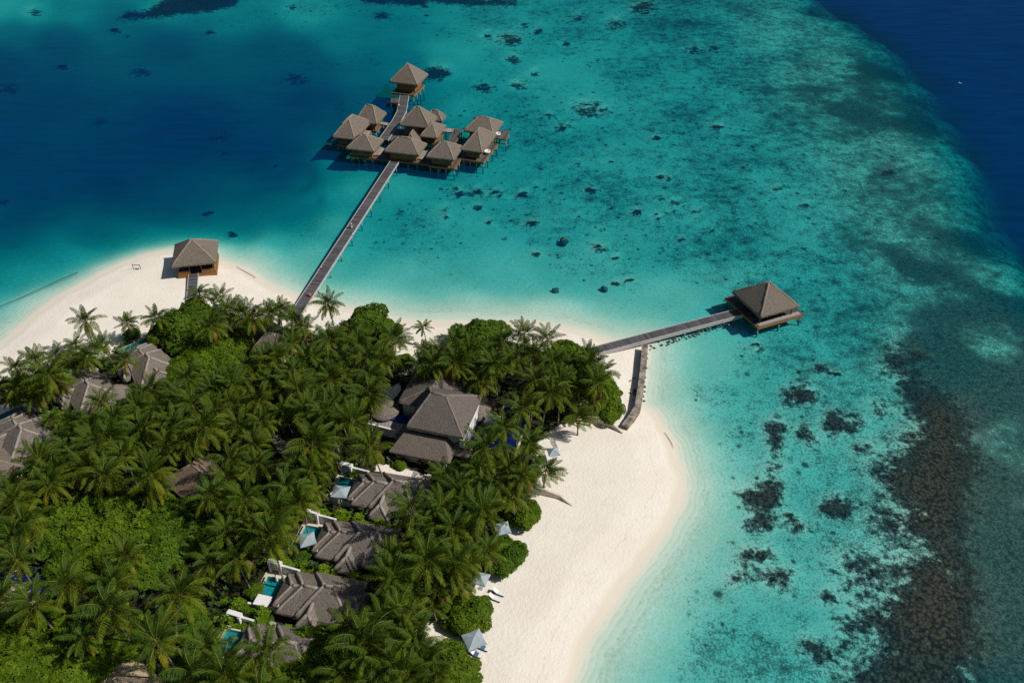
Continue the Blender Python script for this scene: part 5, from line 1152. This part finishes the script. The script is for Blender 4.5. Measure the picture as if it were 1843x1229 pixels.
# low undergrowth, one mass
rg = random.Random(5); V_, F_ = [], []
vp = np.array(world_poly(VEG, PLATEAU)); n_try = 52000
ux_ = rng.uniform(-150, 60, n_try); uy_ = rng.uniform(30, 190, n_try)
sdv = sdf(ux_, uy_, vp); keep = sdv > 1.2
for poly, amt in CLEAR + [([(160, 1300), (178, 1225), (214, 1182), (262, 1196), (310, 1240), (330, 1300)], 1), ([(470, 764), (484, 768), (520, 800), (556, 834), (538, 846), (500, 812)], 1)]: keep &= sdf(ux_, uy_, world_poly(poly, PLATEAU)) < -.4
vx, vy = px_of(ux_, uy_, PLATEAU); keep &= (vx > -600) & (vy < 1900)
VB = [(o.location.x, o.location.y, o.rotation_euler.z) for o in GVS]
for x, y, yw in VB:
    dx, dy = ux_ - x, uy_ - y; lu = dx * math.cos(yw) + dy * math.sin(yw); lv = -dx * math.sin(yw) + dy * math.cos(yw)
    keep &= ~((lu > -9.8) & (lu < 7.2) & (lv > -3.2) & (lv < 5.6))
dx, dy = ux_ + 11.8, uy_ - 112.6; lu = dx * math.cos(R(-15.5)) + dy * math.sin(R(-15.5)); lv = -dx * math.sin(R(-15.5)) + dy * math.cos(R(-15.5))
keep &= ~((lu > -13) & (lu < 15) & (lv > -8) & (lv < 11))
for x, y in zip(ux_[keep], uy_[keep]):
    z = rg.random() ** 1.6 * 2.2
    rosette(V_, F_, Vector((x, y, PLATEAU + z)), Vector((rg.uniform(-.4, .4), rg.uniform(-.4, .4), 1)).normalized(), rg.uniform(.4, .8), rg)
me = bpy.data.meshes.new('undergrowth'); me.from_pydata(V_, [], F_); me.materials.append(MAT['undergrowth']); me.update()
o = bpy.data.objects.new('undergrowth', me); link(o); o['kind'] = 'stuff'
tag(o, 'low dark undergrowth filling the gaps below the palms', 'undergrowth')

# ------------------------------------------------------------------ parasols, loungers, people, small things
def umbrella(label, px_, size=2.6, h=2.55, rz=0.3, z0=PLATEAU, mat='fabric', group='square pale parasols'):
    p = at(*px_, z0 + h); root = empty('parasol', (p.x, p.y, z0), rz, label, 'parasol', group); s = size / 2
    mb = MB(); n = 6
    C = [(-s, -s), (s, -s), (s, s), (-s, s)]
    for k in range(4):
        a, b = C[k], C[(k + 1) % 4]
        def fn(u, v, a=a, b=b):
            ex, ey = a[0] + (b[0] - a[0]) * u, a[1] + (b[1] - a[1]) * u; sag = .10 * math.sin(math.pi * u) * v
            return (ex * v * (1 - .05 * math.sin(math.pi * u)), ey * v * (1 - .05 * math.sin(math.pi * u)), h + .55 * (1 - v) - sag * v)
        mb.grid(lambda u, v: fn(u, 1 - v), 6, 5)
        vs = []
        for i in range(7):
            q = fn(i / 6, 1); vs += [q, (q[0], q[1], q[2] - .16)]
        mb.add(vs, [(2 * i, 2 * i + 1, 2 * i + 3, 2 * i + 2) for i in range(6)])
    mb.build('canopy', mat, root)
    mb = MB(); mb.tube([(0, 0, 0), (0, 0, h + .62)], .035, 7); mb.build('pole', 'steel', root, True)
    mb = MB(); mb.box(-.32, .32, -.32, .32, 0, .1); mb.build('base', 'steel', root)
    for k in range(4):
        mb = MB(); mb.tube([(0, 0, h + .5), (C[k][0] * .97, C[k][1] * .97, h - .04)], .018, 5); mb.build('rib', 'steel', root)
    return root
umbrella('pale blue square parasol over two loungers, lowest on the right beach', (853, 1150), 2.75, 2.6, R(25))
umbrella('pale blue parasol half under palm fronds above the two white loungers', (865, 1040), 2.3, 2.5, R(-20))
umbrella('pale blue parasol between palm and round bush on the upper right beach', (904, 950), 2.4, 2.5, R(15))
umbrella('pale parasol corner showing right of palms below the retaining wall', (996, 812), 2.0, 2.4, R(10))
umbrella('pale parasol by the turquoise pool of the upper row villa', (613, 884), 2.6, 2.6, R(-8), 1.5)
umbrella('pale parasol by the turquoise pool of the middle row villa', (553, 970), 2.5, 2.6, R(20), 1.5)
umbrella('pale blue parasol under palms at the edge of the left beach', (185, 608), 2.4, 2.5, R(15))
umbrella('blue grey parasol with a glossy sheen on the dark sun deck', (886, 754), 2.5, 2.6, R(-18), 1.65)
def lounger(label, px_, rz, towel=False, z=PLATEAU, back=.55):
    p = at(*px_, z + .3); root = empty('sun_lounger', (p.x, p.y, z - .02), rz, label, 'sun lounger', 'white sun loungers')
    mb = MB(); mb.box(-1.0, .95, -.33, .33, .2, .28); mb.build('frame', 'wood_dark', root)
    for x in (-.85, .8):
        for y in (-.28, .28): mb = MB(); mb.box(x - .03, x + .03, y - .03, y + .03, 0, .197); mb.build('leg', 'wood_dark', root)
    mb = MB(); c = [(-.25, .285), (-.25, .39)]
    mb.box(-.25, .95, -.31, .31, .285, .39)
    a = back; mb.add([(-.26, -.31, .285), (-.26, .31, .285), (-.98, .31, .285 + a), (-.98, -.31, .285 + a), (-.22, -.31, .39), (-.22, .31, .39), (-.93, .31, .41 + a), (-.93, -.31, .41 + a)], [(3, 2, 1, 0), (4, 5, 6, 7), (0, 1, 5, 4), (1, 2, 6, 5), (2, 3, 7, 6), (3, 0, 4, 7)])
    mb.build('cushion', 'cushion', root)
    mb = MB(); mb.add([(-.62, -.3, .2), (-.62, .3, .2), (-.75, .3, .28 + a * .7), (-.75, -.3, .28 + a * .7), (-.57, -.3, .2), (-.57, .3, .2), (-.70, .3, .28 + a * .7), (-.70, -.3, .28 + a * .7)], [(3, 2, 1, 0), (4, 5, 6, 7), (0, 1, 5, 4), (1, 2, 6, 5), (2, 3, 7, 6), (3, 0, 4, 7)]); mb.build('back_support', 'wood_dark', root)
    if towel:
        mb = MB(); mb.box(-.2, .45, -.32, .32, .393, .42); tw = mb.build('towel', 'towel', None, False, root.location[:], rz); tag(tw, label.replace('lounger', 'lounger towel') if False else f'blue towel spread on the {towel} lounger below the lowest umbrella', 'towel', 'blue towels')
    return root
lounger('white sun lounger, upper of the pair on open sand', (898, 1066), R(-24))
lounger('white sun lounger, lower of the pair on open sand', (891, 1076), R(-24))
lounger('sun lounger with blue towel poking out below the lowest umbrella', (856, 1176), R(-24), 'near')
lounger('sun lounger with blue towel at the right of the lowest umbrella', (868, 1164), R(-24), 'right')
lounger('white lounger under the pool parasol of the middle row villa', (545, 985), R(60), z=1.5)
def shade_bed(label, px_, rz):
    p = at(*px_, 2.2); root = empty('day_bed', (p.x, p.y, 1.5), rz, label, 'day bed')
    mb = MB(); mb.box(-1.1, 1.1, -.9, .9, 0.9, 1.0); mb.build('canopy', 'cushion', root)
    mb = MB(); mb.box(-1.0, 1.0, -.8, .8, 0.05, .35); mb.build('mattress', 'cushion_grey', root)
    for x in (-1, 1):
        for y in (-.8, .8): mb = MB(); mb.box(x - .04, x + .04, y - .04, y + .04, .0, .897); mb.build('post', 'wood_dark', root)
shade_bed('white canopied day bed beside the pool of the lowest row villa', (473, 1082), R(-14))
# wooden frame on the sand spit
p = at(247, 485, .6); root = empty('beach_swing', (p.x, p.y, .45), R(-8), 'small dark timber swing frame alone on the left sand spit', 'swing')
mb = MB(); mb.box(-1.5, -1.35, -.07, .07, 0, 2.2); mb.build('post', 'black', root); mb = MB(); mb.box(1.35, 1.5, -.07, .07, 0, 2.2); mb.build('post', 'black', root)
mb = MB(); mb.box(-1.6, 1.6, -.08, .08, 2.2, 2.36); mb.build('top_beam', 'black', root)
mb = MB(); mb.box(-.7, .7, -.22, .22, .5, .57); mb.build('seat', 'black', root)
for x in (-.62, .62): mb = MB(); mb.tube([(x, 0, .55), (x * 1.2, 0, 2.2)], .025, 5); mb.build('rope', 'black', root)
root.scale = (.62, .62, .62)
# floating boom line off the left beach
pts = [at(x, y, .0) for x, y in [(-40, 566), (0, 551), (35, 537), (70, 521), (100, 507), (140, 490)]]
mb = MB(); mb.tube([tuple(q - pts[0]) for q in pts], .07, 6); o = mb.build('boom_line', 'black', None, True, tuple(pts[0])); tag(o, 'thin dark floating line off the left beach', 'float line')
# driftwood and wrack along the spit's waterline
def drift(label, pxs, r, mat='bark'):
    P = [at(x, y, .15) for x, y in pxs]; mb = MB(); n = len(P)
    mb.tube([tuple(q - P[0] + Vector((0, 0, random.uniform(-.04, .06)))) for q in P], [r * random.uniform(.5, 1.2) for _ in P], 6); o = mb.build('driftwood', mat, None, True, tuple(P[0])); tag(o, label, 'driftwood', 'driftwood lines at the waterline')
drift('dark driftwood line at the waterline right of the beach pavilion', [(426, 480), (436, 486), (445, 491), (454, 496), (460, 500)], .05)
drift('broken driftwood strip at the waterline of the right beach point', [(1196, 778), (1202, 786), (1209, 797), (1212, 806)], .04)
# rubble stones under the jetty, coral boulders breaking the shallow water
def rock(label, px_, r, z, mat, name='rock', group=None, flat=.6, cat='rock'):
    p = at(*px_, z); mb = MB(); rg = random.Random(int(px_[0] * 7 + px_[1])); ph = [rg.random() * 6.28 for _ in range(6)]
    def fn(u, v):
        a = u * 2 * math.pi; b = (v - .5) * math.pi
        k = 1 + .16 * math.sin(2 * a + ph[0]) * math.cos(b) + .12 * math.sin(3 * a + ph[1] + 2 * b) + .08 * math.sin(5 * a + 3 * b + ph[2])
        return (r * k * math.cos(a) * math.cos(b), r * k * math.sin(a) * math.cos(b) * .8, r * k * math.sin(b) * flat)
    mb.grid(fn, 14, 8); o = mb.build(name, mat, None, True, tuple(p), rg.random() * 3); return tag(o, label, cat, group)
MAT['coral_rock'] = simple_mat('coral_rock', (0.055, 0.048, 0.032), (0.17, 0.145, 0.10), 2.5, 0.95, .5)
MAT['reef_rock'] = simple_mat('grey_reef_rock', (0.10, 0.095, 0.06), (0.22, 0.20, 0.14), 2.2, 0.95, .5)
rock('large brown coral boulder in the middle of the turquoise shelf', (1015, 435), 1.35, -.75, 'coral_rock', 'coral_boulder', cat='boulder')
rock('smooth round boulder in pale shallows, left of two', (1000, 523), .95, -.62, 'reef_rock', 'coral_boulder', cat='boulder')
rock('smooth round boulder in pale shallows, right of two', (1088, 520), .9, -.6, 'reef_rock', 'coral_boulder', cat='boulder')
rg = random.Random(3)
for i in range(46):
    t = rg.random(); x = 1168 + (1322 - 1168) * t; y = 622 - (622 - 573) * t + rg.uniform(1, 9)
    r_ = rg.uniform(.14, .34); tag(rock('dark rubble stone in the water along the near side of the jetty', (x, y), r_, .0, 'coral_rock', 'rubble_stone', 'rubble stones along the jetty'), None)
for i in range(12):
    rock('dark weedy stone at the foot of the groyne wall', (1163 - 8 * i / 12 + rg.uniform(-1, 4), 628 + 8.5 * i), rg.uniform(.2, .4), .0, 'coral_rock', 'rubble_stone', 'weedy stones at the groyne')
for i in range(16):
    rock('small grey stone on the sand left of the groyne wall', (1142 + rg.gauss(0, 6), 700 + rg.gauss(0, 11)), rg.uniform(.12, .32), .45, 'reef_rock', 'beach_stone', 'stones on the sand by the groyne')
# people
def person(label, px_, z, facing, top, legs, robe=False, stride=.18):
    p = at(*px_, z); root = empty('person', (p.x, p.y, z), facing, label, 'person')
    J = {'pel': (0, 0, .95), 'sp': (0, 0, 1.2), 'ch': (0, 0, 1.4), 'nk': (0, .01, 1.52), 'hd': (0, .03, 1.62), 'tp': (0, .03, 1.74)}
    verts, edges, rad = [], [], []
    def v(c, r): verts.append(c); rad.append(r); return len(verts) - 1
    pel = v(J['pel'], .15); sp = v(J['sp'], .14); ch = v(J['ch'], .16); nk = v(J['nk'], .06); hd = v(J['hd'], .10); tp = v(J['tp'], .085)
    edges += [(pel, sp), (sp, ch), (ch, nk), (nk, hd), (hd, tp)]
    for s_ in (-1, 1):
        st = stride * s_
        a = v((.1 * s_, 0, .88), .10); b = v((.105 * s_, st * .5 + .03, .5), .068); c = v((.105 * s_, st, .08), .045); d = v((.105 * s_, st + .14, .03), .035); edges += [(pel, a), (a, b), (b, c), (c, d)]
        a = v((.2 * s_, 0, 1.41), .065); b = v((.25 * s_, -st * .3, 1.13), .05); c = v((.25 * s_, -st * .7 + .06, .88), .036); d = v((.25 * s_, -st * .7 + .1, .79), .03); edges += [(ch, a), (a, b), (b, c), (c, d)]
        w = (.25 * s_, -st * .7 + .1, .79)
        for k in range(4):
            f = v((w[0], w[1] - .03 + .02 * k, w[2] - .075 - (.012 if k in (1, 2) else 0)), .009); g = v((w[0] - .01 * s_, w[1] - .02 + .02 * k, w[2] - .105 - (.012 if k in (1, 2) else 0)), .008); edges += [(d, f), (f, g)]
        f = v((w[0] - .03 * s_, w[1] + .045, w[2] - .05), .010); edges += [(d, f)]
    nz_ = v((0, .125, 1.63), .018); edges.append((hd, nz_))
    me = bpy.data.meshes.new('body'); me.from_pydata(verts, edges, []); me.update(); o = bpy.data.objects.new('body', me); link(o, root)
    sk = o.modifiers.new('skin', 'SKIN'); 
    for i, r_ in enumerate(rad): me.skin_vertices[0].data[i].radius = (r_, r_); 
    me.skin_vertices[0].data[0].use_root = True
    ss = o.modifiers.new('sub', 'SUBSURF'); ss.levels = 1; ss.render_levels = 2
    me.materials.append(MAT['skin'])
    mb = MB(); lathe(mb, [(.10, 1.5), (.2, 1.46), (.225, 1.32), (.2, 1.1), (.23 if robe else .19, .9), (.30 if robe else .2, .55 if robe else .86), (.33 if robe else .19, .3 if robe else .84)], 14)
    mb.v = [(x, y * .72, z_) for x, y, z_ in mb.v]
    for s_ in (-1, 1): mb.tube([(.2 * s_, 0, 1.43), (.26 * s_, -.3 * stride * s_, 1.12), (.265 * s_, -.6 * stride * s_ + .05, .93)], [.095, .08, .075], 8)
    mb.build('robe' if robe else 'shirt', top, root, True)
    if not robe:
        mb = MB()
        for s_ in (-1, 1): mb.tube([(.1 * s_, 0, .95), (.108 * s_, stride * s_ * .5 + .03, .5), (.108 * s_, stride * s_, .1)], [.13, .09, .07], 8)
        mb.build('trousers', legs, root, True)
    mb = MB(); mb.grid(lambda u, w_: (.108 * math.cos(u * 6.283) * math.cos(w_ * 1.45), .012 + .115 * math.sin(u * 6.283) * math.cos(w_ * 1.45), 1.655 + .12 * math.sin(w_ * 1.45)), 12, 5); mb.build('hair', 'hair', root, True)
    for s_ in (-1, 1): mb = MB(); mb.tube([(.036 * s_, .118, 1.655), (.036 * s_, .128, 1.655)], .011, 6); mb.build('eye', 'black', root)
    return root
person('person in a pale robe walking on the long boardwalk', (632.5, 411), ZW, R(160), 'robe', 'robe', True)
person('person in white shirt and dark trousers on the far walkway', (718, 196), 1.9, R(10), 'robe', 'trousers')
person('person in white standing beside the pool of the lowest row villa', (499, 1046), .85, R(120), 'robe', 'robe', True)
def deck_lamp(px_, z, label):
    p = at(*px_, z); root = empty('deck_lamp', (p.x, p.y, z), 0, label, 'lamp', 'small lamps on the boardwalk'); mb = MB(); mb.tube([(0, 0, 0), (0, 0, .35)], .05, 7); mb.build('post', 'steel', root, True); mb = MB(); mb.tube([(0, 0, .352), (0, 0, .5)], .12, 8); mb.build('lamp_cap', 'cushion', root, True)
deck_lamp((634.5, 424), ZW + .1, 'small white lamp on the boardwalk just below the walking person')
deck_lamp((578.5, 483), ZW + .1, 'small white lamp halfway down the lower boardwalk')
deck_lamp((699, 330), ZW + .1, 'small white lamp on the upper boardwalk near the villas')
p = at(558, 533, ZW); mb = MB(); lathe(mb, [(.01, 0), (.3, 0), (.36, .5), (.3, .55), (.01, .5)], 12); o = mb.build('basket', 'orange', None, True, tuple(p)); tag(o, 'small orange brown basket on the boardwalk near its landing', 'basket')
# sea bird over the open ocean
p = at(1728, 150, 6.0); root = empty('sea_bird', tuple(p), R(40), 'white sea bird gliding over the dark ocean at upper right', 'bird'); root.scale = (.6, .6, .6)
mb = MB(); mb.tube([(-.45, 0, 0), (-.2, 0, .02), (.1, 0, .03), (.32, 0, .05), (.45, 0, .04)], [.03, .09, .11, .06, .015], 8); mb.build('body', 'cushion', root, True)
for s_ in (-1, 1):
    mb = MB(); mb.add([(.15, .06 * s_, .06), (-.1, .06 * s_, .05), (-.12, .6 * s_, .2), (.14, .6 * s_, .22), (-.22, 1.15 * s_, .12), (.15, .06 * s_, .03), (-.1, .06 * s_, .02), (-.12, .6 * s_, .17), (.14, .6 * s_, .19), (-.22, 1.15 * s_, .1)], [(0, 1, 2, 3), (3, 2, 4), (5, 8, 7, 6), (8, 9, 7), (0, 3, 8, 5), (3, 4, 9, 8), (4, 2, 7, 9), (2, 1, 6, 7), (1, 0, 5, 6)]); mb.build('wing', 'cushion', root)
# dining chairs and table on the sun deck
p = at(891, 740, 1.7)
root = empty('dining_table', (p.x, p.y, 1.6), R(-15), 'small dark dining table on the shaded sun deck', 'table'); mb = MB(); mb.box(-.8, .8, -.45, .45, .7, .76); mb.build('tabletop', 'wood_dark', root)
for x in (-.7, .7):
    for y in (-.38, .38): mb = MB(); mb.box(x - .03, x + .03, y - .03, y + .03, 0, .697); mb.build('leg', 'wood_dark', root)
